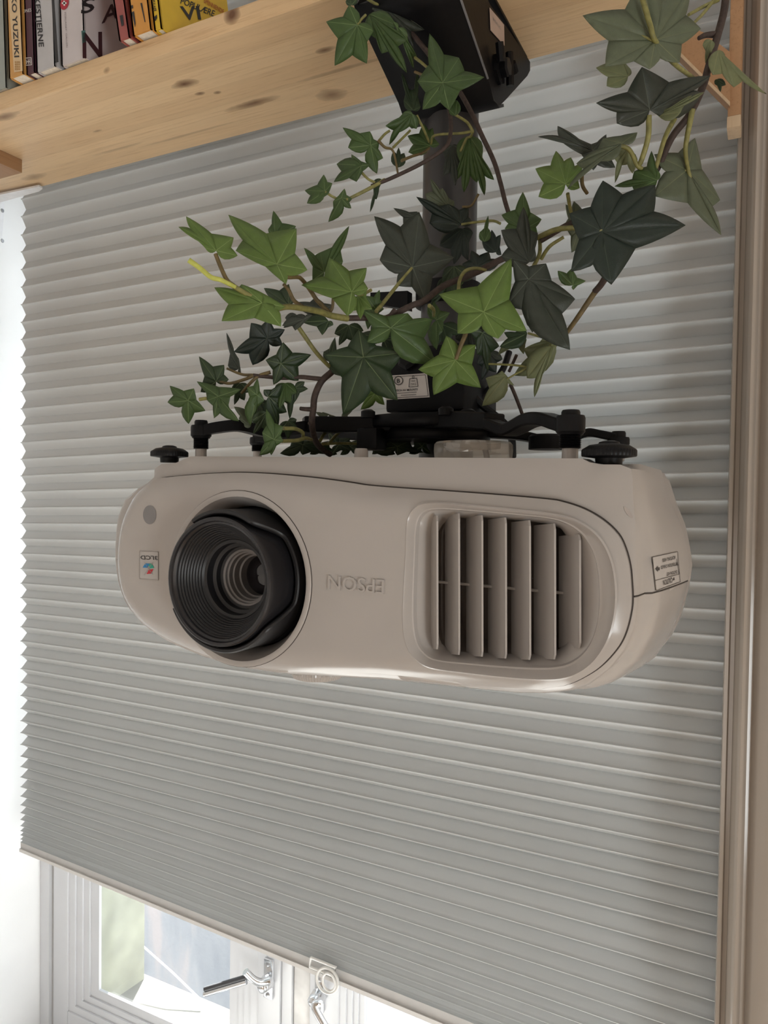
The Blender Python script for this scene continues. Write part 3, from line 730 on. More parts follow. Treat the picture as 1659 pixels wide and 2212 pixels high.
def body():
    # flatten the top: never above the mounting plane
    vs = []; n = len(ANG)
    for Y, rr in rings:
        for a, r in zip(ANG, rr):
            x, z = CB[0]+math.cos(a)*r, CB[1]+math.sin(a)*r
            vs.append((x, Y, min(z, top_z(x)+0.0008)))
    def pick(cond):
        fs = []
        for j in range(len(rings)-1):
            for k in range(n):
                f = (j*n+k, j*n+(k+1) % n, (j+1)*n+(k+1) % n, (j+1)*n+k)
                if cond(j, k): fs.append(f)
        return fs
    # split level of upper (mounting side) cover and lower cover, along the waist seam
    zs = onY(1364, 1290, YF).z; zs2 = onY(1488, 1255, Y3).z
    def zseam(Y): return zs+(zs2-zs)*min(1.3, (Y-YF)/(Y3-YF))
    def mid(j, k): q = [Vector(vs[i]) for i in (j*n+k, j*n+(k+1) % n, (j+1)*n+(k+1) % n, (j+1)*n+k)]; return sum(q, Vector())/4
    up = pick(lambda j, k: mid(j, k).z > zseam(mid(j, k).y)); lo = pick(lambda j, k: mid(j, k).z <= zseam(mid(j, k).y))
    back = [tuple((len(rings)-1)*n+k for k in range(n))]
    ou = mesh_obj('upper_cover', vs, up, DUSTY, proj, True, 32)
    ol = mesh_obj('lower_cover', vs, lo, WHITE_PLASTIC, proj, True, 32)
    for o in (ou, ol):
        bm = bmesh.new(); bm.from_mesh(o.data); bmesh.ops.delete(bm, geom=[v for v in bm.verts if not v.link_faces], context='VERTS'); bm.to_mesh(o.data); bm.free()
    mesh_obj('rear_panel', [vs[i] for i in back[0]], [tuple(range(n))], WHITE_PLASTIC, proj, False)
    bvh = BVHTree.FromPolygons([Vector(v) for v in vs], pick(lambda j, k: True))
    # dark waist seam on the right side
    pts = []
    for i in range(len(rings)):
        Y = rings[i][0]
        if Y < YF+0.005 or Y > Y3: continue
        z = zseam(Y); hit = bvh.ray_cast(Vector((1.0, Y, z)), Vector((-1, 0, 0)))
        if hit[0]: pts.append(hit[0]+Vector((0.0001, 0, 0)))
    MB().tube(pts, 0.0006, 6).build('waist_seam', SEAM, proj)
    return bvh
BODY = body()
def on_body(x, y, off=0.0004):
    h = BODY.ray_cast(Vector((0, 0, 0)), Vector(ray(x, y)).normalized())
    if h[0] is None: return onY(x, y, YF+0.1)
    nrm = h[1] if h[1].dot(Vector(ray(x, y))) < 0 else -h[1]
    return h[0]+nrm*off
# dark gap of the front seam
MB().tube([Vector((x, YF+0.0045, z)) for x, z in S2+S2[:1]], 0.0009, 6, False).build('front_seam', SEAM, proj)

# --- lens assembly (axis along Y)
def lathe_y(name, prof, m, seg=72, parent=proj, caps=False, rfun=None):
    return MB().lathe((LX, 0, LZ), (0, 1, 0), prof, seg, caps, rfun).build(name, m, parent, True, 35)
lathe_y('lens_bezel', [(RL, FACE_Y+0.0010), (RL+0.0008, FACE_Y-0.0008), (RL-0.0015, FACE_Y-0.0016), (RL-0.004, FACE_Y-0.001), (RL-0.006, FACE_Y+0.003), (0.0605, FACE_Y+0.016), (0.060, FACE_Y+0.024)], WHITE_PLASTIC)
lathe_y('lens_bezel_seam', [(RL+0.0012, FACE_Y-0.0002), (RL+0.0004, FACE_Y-0.0004)], SEAM)
lathe_y('lens_well', [(0.0625, FACE_Y+0.016), (0.061, FACE_Y+0.030), (0.061, FACE_Y+0.10), (0.001, FACE_Y+0.10)], BLACK_MATT)
lens = None
yr = 0.4635
lathe_y('lens_barrel', [(0.0515, 0.56), (0.0518, yr+0.012), (0.0522, yr+0.003), (0.0520, yr+0.0006), (0.0508, yr), (0.0488, yr+0.0003), (0.0480, yr+0.002), (0.0462, yr+0.003)], LENS_BARREL)
# ribbed inner cone
prof = [(0.0462, yr+0.003)]
r0, y0_ = 0.0455, yr+0.004
for k in range(9):
    r = r0-0.0125*k/9; y = y0_+0.018*k/9
    prof += [(r, y), (r, y+0.0008), (r-0.0006, y+0.0009)]
prof += [(0.0325, yr+0.0225), (0.0300, yr+0.023), (0.0295, yr+0.030), (0.0265, yr+0.031), (0.0262, yr+0.036), (0.0240, yr+0.0365)]
lathe_y('lens_cone', prof, BLACK_RUB)
lathe_y('lens_ring', [(0.0240, yr+0.0365), (0.0238, yr+0.037), (0.0222, yr+0.0375), (0.0220, yr+0.040), (0.0205, yr+0.0405), (0.0203, yr+0.045), (0.0190, yr+0.0455), (0.0187, yr+0.052), (0.0172, yr+0.0525), (0.0170, yr+0.060)], LENS_RING)
lathe_y('front_element', [(0.0170, yr+0.060), (0.0150, yr+0.0575), (0.0110, yr+0.0555), (0.0060, yr+0.0545), (0.0005, yr+0.0542)], LENS_GLASS)
# outer sleeve whose front edge steps back at the sides
def sleeve():
    seg = 144; R0, R1 = 0.0540, 0.0580
    def front(t):                      # t: angle in the X-Z plane, 0 = +X, counter-clockwise towards +Z
        t = math.degrees(t) % 360
        def sm(a, b, x): x = max(0, min(1, (x-a)/(b-a))); return x*x*(3-2*x)
        lo, hi = yr+0.030, yr+0.0045
        if t < 180: k = sm(38, 62, t)
        else: k = 1-sm(318, 345, t)
        return lo+(hi-lo)*k
    def present(t):
        t = math.degrees(t) % 360; return not (122 < t < 207)
    vs = []; fs = []
    for k in range(seg):
        t = 2*math.pi*k/seg; yf = front(t); yb = 0.56
        for R_, y in ((R0, yb), (R0, yf+0.001), (R0+0.001, yf), (R1-0.001, yf), (R1, yf+0.001), (R1, yb)):
            vs.append((LX+R_*math.cos(t), y, LZ+R_*math.sin(t)))
    for k in range(seg):
        t = 2*math.pi*(k+0.5)/seg
        if not present(t): continue
        j = (k+1) % seg
        for i in range(5): fs.append((k*6+i, j*6+i, j*6+i+1, k*6+i+1))
    # end caps of the sleeve
    ks = [k for k in range(seg) if present(2*math.pi*(k+0.5)/seg)]
    for k in range(seg):
        a = present(2*math.pi*(k-0.5)/seg); b = present(2*math.pi*(k+0.5)/seg)
        if a != b: fs.append(tuple(k*6+i for i in range(6)))
    bm = mesh_obj('focus_sleeve', vs, fs, BLACK_RUB, proj, True, 35); return bm
sleeve()
lathe_y('zoom_ring', [(0.0540, 0.50), (0.0572, 0.499), (0.0588, 0.503), (0.0590, 0.53)], BLACK)

# --- air outlet: recessed bezel, cavity, seven blades, cross bar
IN_PX = [(925,1103),(945,1100),(975,1100.5),(1050,1106),(1130,1113),(1190,1120),(1228,1132),(1260,1155),(1282,1190),(1293,1230),(1297,1285),(1294,1335),(1284,1375),(1265,1408),(1235,1431),(1200,1440),(1150,1441),
         (1080,1437),(1000,1430),(945,1424),(922,1412),(905,1390),(897,1350),(896,1290),(899,1200),(902,1140),(910,1115)]
c1 = vent_hole
c2 = [(onY(x, y, 0.498).x, onY(x, y, 0.498).z) for x, y in dense(IN_PX, 3)]
cv = (onY(1090, 1270, 0.495).x, onY(1090, 1270, 0.495).z)
AV = [2*math.pi*k/140 for k in range(140)]
ra, rb = radial(c1, cv, AV), radial(c2, cv, AV)
def vent_ring(name, levels, m):
    vs = []; fs = []; n = len(AV)
    for Y, rr in levels: vs += [(cv[0]+math.cos(a)*r, Y, cv[1]+math.sin(a)*r) for a, r in zip(AV, rr)]
    for j in range(len(levels)-1):
        fs += [(j*n+k, j*n+(k+1) % n, (j+1)*n+(k+1) % n, (j+1)*n+k) for k in range(n)]
    return mesh_obj(name, vs, fs, m, proj, True, 40)
vent_ring('vent_bezel', [(FACE_Y+0.0006, [x+0.0012 for x in ra]), (FACE_Y-0.0004, ra), (FACE_Y+0.0008, [x-0.0012 for x in ra]), (FACE_Y+0.006, lerp(ra, rb, 0.8)), (FACE_Y+0.0062, rb), (FACE_Y+0.0095, [x-0.0010 for x in rb])], WHITE_PLASTIC)
DEEP_PX = [(946,1150),(958,1130),(975,1119),(1050,1119),(1130,1125),(1180,1131),(1212,1142),(1228,1165),(1234,1230),(1235,1290),(1230,1350),(1222,1385),(1205,1405),(1150,1413),(1080,1412),(1000,1408),(968,1403),(952,1388),(945,1360),(944,1280),(945,1200)]
rd = radial([(onY(x, y, FACE_Y+0.028).x, onY(x, y, FACE_Y+0.028).z) for x, y in DEEP_PX], cv, AV)
vent_ring('vent_throat', [(FACE_Y+0.0095, [x-0.0004 for x in rb]), (FACE_Y+0.014, lerp(rb, rd, 0.45)), (FACE_Y+0.020, lerp(rb, rd, 0.78)), (FACE_Y+0.028, rd)], WHITE_PLASTIC)
vent_ring('vent_cavity', [(FACE_Y+0.028, rd), (FACE_Y+0.029, rd), (FACE_Y+0.075, [x*0.97 for x in rd]), (FACE_Y+0.0751, [0.0005 for x in rb])], VENT_SHADE)
bf = [943, 990, 1040, 1091, 1143, 1197, 1251]; bbk = [920, 961, 1007, 1054, 1104, 1153, 1207]
bt = [1114, 1109, 1113, 1118, 1124, 1131, 1154]; bb = [1404, 1416, 1420, 1424, 1427, 1426, 1402]
for i in range(7):
    yf, ybk = FACE_Y+0.0075, FACE_Y+0.030
    p1, p2 = onY(bf[i], bt[i], yf), onY(bf[i], bb[i], yf); q1, q2 = onY(bbk[i], bt[i]+4, ybk), onY(bbk[i], bb[i]-3, ybk)
    th = Vector((0.0013, 0.0004, 0)); nt = 0.004
    pts = [p1+Vector((0, 0, -nt)), p1+Vector((-0.0012, 0.002, 0)), q1, q2, p2+Vector((-0.0012, 0.002, 0)), p2+Vector((0, 0, nt))]
    MB().prism(pts, th).build('louvre_blade', WHITE_PLASTIC, proj, False)
    for pz in (p1+Vector((-0.0012, 0.003, 0.001)), p2+Vector((-0.0012, 0.003, -0.001))):
        pass
p, q = onY(935, 1256, FACE_Y+0.026), onY(1262, 1285, FACE_Y+0.026)
MB().tube([p, q], 0.0011, 8).build('louvre_crossbar', WHITE_PLASTIC, proj)

# --- raised lettering, badge, sensor, caution label
def on_face(x, y): return onY(x, y, FACE_Y-0.0003)
def raised_text(name, s, o, ex, ey, h, m):
    vs, fs = text2d(s)
    top = [onY(o[0]+ex[0]*a+ey[0]*b, o[1]+ex[1]*a+ey[1]*b, FACE_Y) for a, b in vs]
    bm = bmesh.new(); V = [bm.verts.new(v+Vector((0, h*0.5, 0))) for v in top]
    for f in fs:
        try: bm.faces.new([V[i] for i in f])
        except ValueError: pass
    r = bmesh.ops.extrude_face_region(bm, geom=bm.faces[:])
    for e in r['geom']:
        if isinstance(e, bmesh.types.BMVert): e.co.y -= h*1.4
    mb = MB(); mb.bm(bm); return mb.build(name, m, proj, False)
raised_text('raised_lettering', 'EPSON', (831, 1252.5), (-120, -10), (-1, 31), 0.0016, WHITE_PLASTIC)
def face_poly(pts, m, name, off=0.0004, parent=proj):
    mb = MB(); mb.add([onY(230+x/3.13, 950+y/3.13, FACE_Y-off) for x, y in pts], [tuple(range(len(pts)))]); return mb.build(name, m, parent, False)
bd = face_poly([(222, 752), (350, 757), (350, 950), (222, 940)], mat('clear_badge', (0.46, 0.43, 0.41), 0.15), 'panel_badge', 0.0003)
for q in ([(222, 752), (350, 757), (350, 760), (222, 755)], [(222, 937), (350, 947), (350, 950), (222, 940)], [(222, 752), (224.5, 752), (224.5, 940), (222, 940)], [(347.5, 757), (350, 757), (350, 950), (347.5, 950)]):
    face_poly(q, PRINT_GREY, 'badge_edge', 0.0006, bd)
mb = MB(); text_on(mb, '3LCD', (230+344/3.13, 950+787/3.13), (-116/3.13, -4/3.13), (4/3.13, 26/3.13), lambda x, y: onY(x, y, FACE_Y-0.0006), bold=True); mb.build('badge_lettering', PRINT, bd, False)
face_poly([(244, 864), (262, 836), (291, 837), (276, 866)], mat('badge_blue', (0.02, 0.22, 0.50), 0.4), 'badge_mark', 0.0006, bd)
face_poly([(291, 837), (306, 838), (322, 866), (296, 870), (284, 852)], mat('badge_green', (0.02, 0.33, 0.23), 0.4), 'badge_mark', 0.0007, bd)
face_poly([(286, 878), (318, 874), (300, 905), (271, 908)], mat('badge_red_mark', (0.50, 0.015, 0.03), 0.4), 'badge_mark', 0.0006, bd)
face_poly([(252, 826), (255, 826), (316, 914), (313, 914)], PRINT_GREY, 'badge_line', 0.0008, bd)
face_poly([(315, 826), (318, 826), (256, 914), (253, 914)], PRINT_GREY, 'badge_line', 0.0008, bd)
c = [(291+44*math.cos(2*math.pi*k/32), 507+64*math.sin(2*math.pi*k/32)) for k in range(32)]
face_poly(c, SENSOR, 'light_sensor', 0.0004)
def caution():
    cp = lambda x, y: (1150+x/3.16, 850+y/3.16)
    f = lambda x, y: on_body(*cp(x, y), 0.0006)
    lab = MB(); A, B, C, D = (812, 1118), (985, 1080), (1003, 1285), (838, 1345)
    N = 8; vs = []; fs = []
    for i in range(N+1):
        for j in range(N+1):
            u, v = i/N, j/N
            x = (A[0]*(1-u)+B[0]*u)*(1-v)+(D[0]*(1-u)+C[0]*u)*v; y = (A[1]*(1-u)+B[1]*u)*(1-v)+(D[1]*(1-u)+C[1]*u)*v
            vs.append(on_body(*cp(x, y), 0.0004))
    for i in range(N):
        for j in range(N): fs.append((i*(N+1)+j, (i+1)*(N+1)+j, (i+1)*(N+1)+j+1, i*(N+1)+j+1))
    root = lab.add(vs, fs).build('caution_label', mat('caution_sticker', (0.50, 0.465, 0.44), 0.35, var=0.02), proj, True)
    g = lambda x, y: on_body(*cp(x, y), 0.0008)
    ink = MB()
    def line(p, q, w=1.6):
        dx, dy = q[0]-p[0], q[1]-p[1]; L = math.hypot(dx, dy); nx, ny = -dy/L*w, dx/L*w; n = 6; vs = []; fs = []
        for k in range(n+1):
            t = k/n; vs += [g(p[0]+dx*t+nx, p[1]+dy*t+ny), g(p[0]+dx*t-nx, p[1]+dy*t-ny)]
        for k in range(n): fs.append((2*k, 2*k+1, 2*k+3, 2*k+2))
        ink.add(vs, fs)
    for p, q in ((A, B), (B, C), (C, D), (D, A), ((832, 1277), (997, 1232))): line(p, q)
    line((980, 1130), (996, 1230), 1.2)
    for s, o, e, c in (('CAUTION', (948, 1254), (-62, 22), (2, 34)), ('CAUTION: HOT', (983, 1206), (-74, 18), (2, 22)), ('ATTENTION: CHAUD', (984, 1150), (-114, 28), (2, 22)), ('ACHTUNG: HEISS', (970, 1108), (-90, 22), (2, 22))):
        text_on(ink, s, o, e, c, g, bold=True)
    ink.add([g(*p) for p in ((834, 1198), (850, 1176), (850, 1188), (862, 1186), (862, 1206), (850, 1208), (850, 1218))], [(0, 1, 2, 5, 6), (2, 3, 4, 5)])
    ink.add([g(*p) for p in ((952, 1276), (966, 1272), (960, 1252))], [(0, 1, 2)])
    ink.add([g(*p) for p in ((976, 1170), (982, 1150), (990, 1172), (984, 1176))], [(0, 1, 2, 3)])
    ink.build('label_print', PRINT, root, False)
caution()
# small dimple on the upper cover: its shade painted as a flat dark ellipse
mb = MB(); mb.add([on_body(1356.5+11.5*math.cos(t)*0.8+6.5*math.sin(t)*0.45, 1107+11.5*math.cos(t)*1.05-5.5*math.sin(t)*0.6, 0.0005) for t in [2*math.pi*k/28 for k in range(28)]], [tuple(range(28))])
mb.build('cover_dimple', mat('dimple', (0.40, 0.35, 0.32), 0.5), proj)

# --- things on the mounting side: adjustable feet, posts, clear ring, dial
def knob(x, y_top, y_bot, Y, rad, name, base_px):
    b = onY(x, y_bot, Y); t = onY(x, y_top, Y); h = t.z-b.z
    r = empty  # part with sub-parts
    seg = 96
    rf = lambda r_, h_, k, j: r_*(1.0-0.022*(k % 2)) if 2 <= j <= 5 else r_
    o = MB().lathe((b.x, Y, b.z), (0, 0, 1), [(rad*0.48, -0.001), (rad*0.50, h*0.22), (rad*0.98, h*0.30), (rad, h*0.34), (rad, h*0.56), (rad*0.97, h*0.62), (rad*0.72, h*0.80), (rad*0.40, h*0.86), (rad*0.36, h*0.94), (rad*0.2, h)], seg, True, rf).build(name, BLACK, proj, True, 30)
    return o
zc_ = 0
kr = onY(1315, 1000, YF+0.030); k_rad = 58*((kr-Vector((0, 0, 0))).dot(Vector(_f)))/F
knob(1315, 952, 1001, YF+0.030, k_rad, 'adjustable_foot', None)
kl = onY(366, 997, YF+0.030); knob(366, 962, 997, YF+0.030, k_rad*0.93, 'adjustable_foot', None)
p = onY(780, 987, YF+0.05); t = onY(780, 969, YF+0.05)
MB().lathe((p.x, p.y, p.z-0.002), (0, 0, 1), [(0.006, 0), (0.0058, t.z-p.z), (0.005, t.z-p.z+0.002)], 20).build('post', WHITE_PLASTIC, proj)
p = onY(1022, 988, YF+0.12); h = onY(1022, 956, YF+0.12).z-p.z; rad = 85*p.dot(Vector(_f))/F
rf = lambda r_, h_, k, j: r_*(1+0.012*(1 if k % 8 < 2 else 0))
MB().lathe(p, (0, 0, 1), [(rad*0.98, -0.002), (rad*0.99, h*0.2), (rad, h*0.4), (rad*0.99, h*0.85), (rad*0.94, h), (rad*0.7, h*1.02), (rad*0.68, h*0.6)], 64, True, rf).build('clear_ring', CLEAR, proj, True, 30)
p = onY(686, 1455, YF+0.055); rad = 58*p.dot(Vector(_f))/F; zb_ = onY(686, 1477, YF+0.055-rad*0.9).z
rf = lambda r_, h_, k, j: r_*(1.0-0.018*(k % 2))
MB().lathe((p.x, p.y, zb_+0.008), (0, 0, -1), [(rad*0.98, -0.012), (rad, 0.0), (rad, 0.0035), (rad*0.92, 0.0078), (rad*0.5, 0.008)], 120, True, rf).build('shift_dial', WHITE_PLASTIC, proj, False)

# ------------------------------------------------------------------ projector mount
mroot = empty('projector_mount', onZ(1000, 40, HZ), 'black steel pole mount hanging from the shelf holding the projector', 'projector mount')
YP = 0.745
pp = onY(974, 300, YP); PX = pp.x
PR = 59*pp.dot(Vector(_f))/F
MB().lathe((PX, YP, 0.03), (0, 0, 1), [(PR, 0.0), (PR, HZ-0.03-0.03)], 40).build('pole', GREY_STEEL, mroot)
# channel bracket under the shelf: right cheek, left cheek, sloping front web
def cheek(dx):
    def c(x, y): v = onX(x, y, CHX); return Vector((v.x+dx, v.y, v.z))
    pts = [c(*q) for q in ((1000, -110), (1060, 12), (1100, 66), (1138, 122), (1145, 134), (1145, 152), (1139, 164), (1092, 216), (1082, 226), (1072, 228), (1063, 215), (1052, 170), (992, -6), (975, -60))]
    return pts
CHX = onZ(1142, 128, HZ-0.001).x
W_ = 0.004
MB().prism(cheek(0), (-W_, 0, 0)).build('bracket_cheek', BLACK_STEEL, mroot, False)
LW = PR*2+0.035
MB().prism(cheek(-LW), (-W_, 0, 0)).build('bracket_cheek', BLACK_STEEL, mroot, False)
e = [onX(x, y, CHX) for x, y in ((975, -60), (992, -6), (1052, 170), (1063, 215), (1074, 229), (1085, 226))]
vs = []; fs = []
for p in e: vs += [p+Vector((0.001, 0.002, 0)), p+Vector((-LW-W_, 0.002, 0))]
for i in range(len(e)-1): fs.append((2*i, 2*i+1, 2*i+3, 2*i+2))
wb = mesh_obj('bracket_web', vs, fs, BLACK_STEEL, mroot, True, 30)
sm = wb.modifiers.new('thickness', 'SOLIDIFY'); sm.thickness = 0.003; sm.offset = 0
MB().box((CHX-LW-0.01, 0.655, HZ-0.004), (CHX, 0.835, HZ), 0.001).build('top_plate', BLACK_STEEL, mroot)
# pale tube paints the white highlight along the cheek's front edge
MB().tube([onX(x, y, CHX)+Vector((0.0008, 0, 0)) for x, y in ((975, -60), (992, -6), (1052, 170))], 0.0011, 8).build('cheek_edge_highlight', mat('steel_edge_highlight', (0.20, 0.20, 0.21), 0.25), mroot)
# wing bolt on the cheek
bc = onX(1076, 150, CHX); 
MB().lathe(bc, (1, 0, 0), [(0.016, 0), (0.016, 0.003), (0.010, 0.004), (0.010, 0.010), (0.0085, 0.012)], 6).build('pivot_bolt', BLACK, mroot, False)
for (a1, a2) in (((1062, 96), (1066, 138)), ((1084, 118), (1086, 190)), ((1090, 140), (1096, 160))):
    MB().tube([onX(*a1, CHX)+Vector((0.008, 0, 0)), onX(*a2, CHX)+Vector((0.008, 0, 0))], 0.0042, 8).build('bolt_wing', BLACK, mroot)
MB().prism([onX(x, y, CHX)+Vector((0.0006, 0, 0)) for x, y in ((1056, 17), (1087, 54), (1088, 99), (1058, 66))], (0.0004, 0, 0)).build('cheek_label', mat('beige_label', (0.50, 0.38, 0.32), 0.6), mroot, False)
mb = MB(); text_on(mb, 'MAX', (1063, 45), (16, 20), (0, -7), lambda x, y: onX(x, y, CHX)+Vector((0.0013, 0, 0))); mb.build('cheek_label_print', PRINT_GREY, mroot, False)
# pole clamp with side lever, knuckle and label below the ivy
zc0 = onY(974, 640, YP).z
MB().lathe((PX, YP, zc0-0.012), (0, 0, 1), [(PR, 0), (PR+0.006, 0.001), (PR+0.006, 0.023), (PR, 0.024)], 40).build('pole_collar', BLACK_STEEL, mroot)
MB().prism([onY(x, y, YP-0.02) for x, y in ((800, 632), (880, 628), (880, 668), (800, 655))], (0, 0.012, 0)).build('collar_lug', BLACK_STEEL, mroot, False)
yk = 0.695
a, b = onY(832, 752, yk), onY(1000, 884, yk)
MB().box((a.x, yk+0.002, b.z), (b.x, 0.80, a.z), 0.004).build('knuckle_block', BLACK_STEEL, mroot)
MB().lathe(onY(882, 778, yk+0.002), (0, -1, 0), [(0.011, 0), (0.011, 0.005), (0.007, 0.007), (0.007, 0.0072)], 6).build('knuckle_bolt', BLACK, mroot, False)
lp = lambda x, y, o=0.0006: onY(x, y, yk+0.002-o)
q = [(832, 812), (922, 806), (928, 858), (833, 864)]
lb = MB().prism([lp(*p) for p in q], (0, 0.0004, 0)).build('mount_label', STICKER, mroot, False)
ink = MB(); L2 = lambda x, y: lp(x, y, 0.0012)
def px_line(mb, f, p, q_, w):
    dx, dy = q_[0]-p[0], q_[1]-p[1]; L = math.hypot(dx, dy); nx, ny = -dy/L*w, dx/L*w
    mb.add([f(p[0]+nx, p[1]+ny), f(q_[0]+nx, q_[1]+ny), f(q_[0]-nx, q_[1]-ny), f(p[0]-nx, p[1]-ny)], [(0, 1, 2, 3)])
for p, r in zip(((836, 815), (919, 809.5), (925, 855), (837, 860)), ((919, 809.5), (925, 855), (837, 860), (836, 815))): px_line(ink, L2, p, r, 0.5)
for k in range(20):
    t0, t1 = 2*math.pi*k/20, 2*math.pi*(k+1)/20; px_line(ink, L2, (861+9*math.cos(t0), 822+9*math.sin(t0)), (861+9*math.cos(t1), 822+9*math.sin(t1)), 0.9)
text_on(ink, 'B', (857, 827), (7, -0.5), (0, -9), L2, bold=True)
for p, r in (((885, 818), (883, 836)), ((883, 836), (903, 834.5)), ((903, 834.5), (900, 817)), ((900, 817), (885, 818))): px_line(ink, L2, p, r, 0.6)
for k in range(10):
    t0, t1 = 2*math.pi*k/10, 2*math.pi*(k+1)/10; px_line(ink, L2, (892.5+2.4*math.cos(t0), 814.5+2.4*math.sin(t0)), (892.5+2.4*math.cos(t1), 814.5+2.4*math.sin(t1)), 0.5)
text_on(ink, '25KG', (886, 832.5), (13, -0.9), (0, -5), L2); text_on(ink, 'MAX', (888, 825), (9, -0.6), (0, -3.5), L2)
text_on(ink, 'B-TECH AV MOUNTS', (850, 846), (52, -3), (0, -4.2), L2, bold=True)
px_line(ink, L2, (852, 850), (900, 847), 0.5); px_line(ink, L2, (866, 854), (899, 852), 0.5)
ink.build('label_print', PRINT, lb, False)
# hub plates
hy = 0.66
hc = onY(905, 913, hy); hz = hc.z
rs = lambda sc: (lambda r_, h_, k, j: r_)
def disc(c, rx, ry, h, name, m, bev=0.002):
    vs = []; fs = []; n = 56
    for (s, z) in ((1-0.02, -h/2), (1, -h/2+bev), (1, h/2-bev), (1-0.02, h/2)):
        vs += [(c[0]+rx*s*math.cos(2*math.pi*k/n), c[1]+ry*s*math.sin(2*math.pi*k/n), c[2]+z) for k in range(n)]
    for j in range(3): fs += [(j*n+k, j*n+(k+1) % n, (j+1)*n+(k+1) % n, (j+1)*n+k) for k in range(n)]
    fs += [tuple(range(n))[::-1], tuple(3*n+k for k in range(n))]
    return mesh_obj(name, vs, fs, m, mroot, True, 35)
disc((hc.x, hy+0.03, onY(905, 905, hy-0.03).z), 0.070, 0.066, 0.012, 'hub_plate', BLACK_STEEL)
disc((hc.x, hy+0.03, onY(905, 938, hy).z), 0.060, 0.054, 0.011, 'lower_hub_plate', BLACK_STEEL)
MB().lathe((PX, YP, onY(940, 905, YP).z-0.004), (0, 0, 1), [(0.03, 0), (0.03, 0.03), (0.02, 0.032)], 28).build('hub_neck', BLACK_STEEL, mroot)
for x, y in ((795, 890), (963, 884), (1010, 889)):
    MB().lathe(onY(x, y+6, 0.63), (0, 0, 1), [(0.007, -0.003), (0.007, 0.003), (0.004, 0.005)], 14).build('hub_bolt', BLACK, mroot)
def arm(pts, wid, hgt, name='arm'):
    """bar swept along points; width horizontal, height vertical"""
    P = spline(pts, 5); vs = []; fs = []; n = len(P)
    for i, p in enumerate(P):
        d = P[min(i+1, n-1)]-P[max(i-1, 0)]; d.z = 0; d = d.normalized() if d.length > 1e-6 else Vector((1, 0, 0)); s = Vector((-d.y, d.x, 0))
        for a, b in ((-1, -1), (-1, 1), (1, 1), (1, -1)):
            vs.append(p+s*(wid/2*a)+Vector((0, 0, hgt/2*b)))
    for i in range(n-1):
        for k in range(4): fs.append((i*4+k, i*4+(k+1) % 4, (i+1)*4+(k+1) % 4, (i+1)*4+k))
    fs += [(0, 1, 2, 3), tuple((n-1)*4+k for k in range(4))[::-1]]
    o = mesh_obj(name, vs, fs, BLACK_STEEL, mroot, True, 40)
    bv = o.modifiers.new('bevel', 'BEVEL'); bv.width = 0.0015; bv.segments = 2; bv.limit_method = 'ANGLE'
    return o
Q = onY
arm([Q(880, 917, 0.655), Q(760, 918, 0.635), Q(655, 917, 0.605)], 0.020, 0.0150)
arm([Q(665, 922, 0.60), Q(625, 928, 0.595), Q(600, 935, 0.585), Q(560, 930, 0.575), Q(515, 920, 0.560), Q(470, 924, 0.548), Q(440, 930, 0.540)], 0.017, 0.0100)
arm([Q(900, 912, 0.655), Q(1000, 908, 0.635), Q(1070, 912, 0.612)], 0.022, 0.0155)
arm([Q(1058, 915, 0.608), Q(1092, 928, 0.598), Q(1112, 925, 0.59), Q(1145, 908, 0.575), Q(1175, 905, 0.562), Q(1205, 914, 0.552), Q(1225, 920, 0.545)], 0.017, 0.0100)
arm([Q(960, 932, 0.69), Q(1090, 938, 0.71), Q(1145, 945, 0.72), Q(1180, 955, 0.725)], 0.018, 0.009)
arm([Q(1180, 952, 0.725), Q(1230, 948, 0.73), Q(1270, 935, 0.735), Q(1305, 940, 0.735), Q(1335, 946, 0.735)], 0.015, 0.008)
arm([Q(880, 938, 0.69), Q(820, 945, 0.71), Q(700, 940, 0.73), Q(560, 950, 0.745)], 0.018, 0.009)
MB().lathe(Q(1183, 962, 0.70), (0, 0, 1), [(0.018, -0.004), (0.018, 0.008), (0.016, 0.010)], 24).build('arm_joint', BLACK_STEEL, mroot)
MB().box((Q(790, 0, 0.63).x, 0.622, Q(800, 972, 0.63).z), (Q(835, 0, 0.63).x, 0.645, Q(800, 925, 0.63).z), 0.003).build('arm_joint', BLACK_STEEL, mroot)
def leg(x, y0, y1, y2, y3, y4, Y, w):
    """threaded screw leg: pale bush, thread, nut, top"""
    k = onY(x, y1, Y).dot(Vector(_f))/F; r = w/2*k; b = onY(x, y0, Y)
    H = lambda y: onY(x, y, Y).z-b.z
    MB().lathe(b, (0, 0, 1), [(r*0.72, -0.002), (r*0.72, H(y1)+0.001)], 22).build('leg_bush', WHITE_PLASTIC, mroot)
    h1, h2 = H(y1), H(y2); n = 9; prof = []
    for i in range(n):
        z = h1+(h2-h1)*i/n; prof += [(r*0.86, z), (r*1.0, z+(h2-h1)/n*0.5)]
    prof.append((r*0.9, h2+0.001)); MB().lathe(b, (0, 0, 1), prof, 24).build('leg_thread', BLACK, mroot, True, 20)
    MB().lathe(b, (0, 0, 1), [(r*1.1, h2-0.0012), (r*1.18, h2), (r*1.30, h2+0.001), (r*1.30, H(y3)-0.002), (r*1.22, H(y3))], 26).build('leg_nut', BLACK, mroot, True, 30)
    MB().lathe(b, (0, 0, 1), [(r*0.84, H(y3)-0.001), (r*0.84, H(y4)-0.0015), (r*0.74, H(y4))], 22).build('leg_cap', BLACK, mroot, True, 30)
leg(434, 987, 970, 944, 919, 908, 0.540, 34)
leg(1231, 992, 969, 936, 898, 886, 0.545, 48)
leg(1335, 992, 975, 962, 945, 932, 0.735, 36)
leg(556, 990, 975, 960, 945, 935, 0.745, 26)
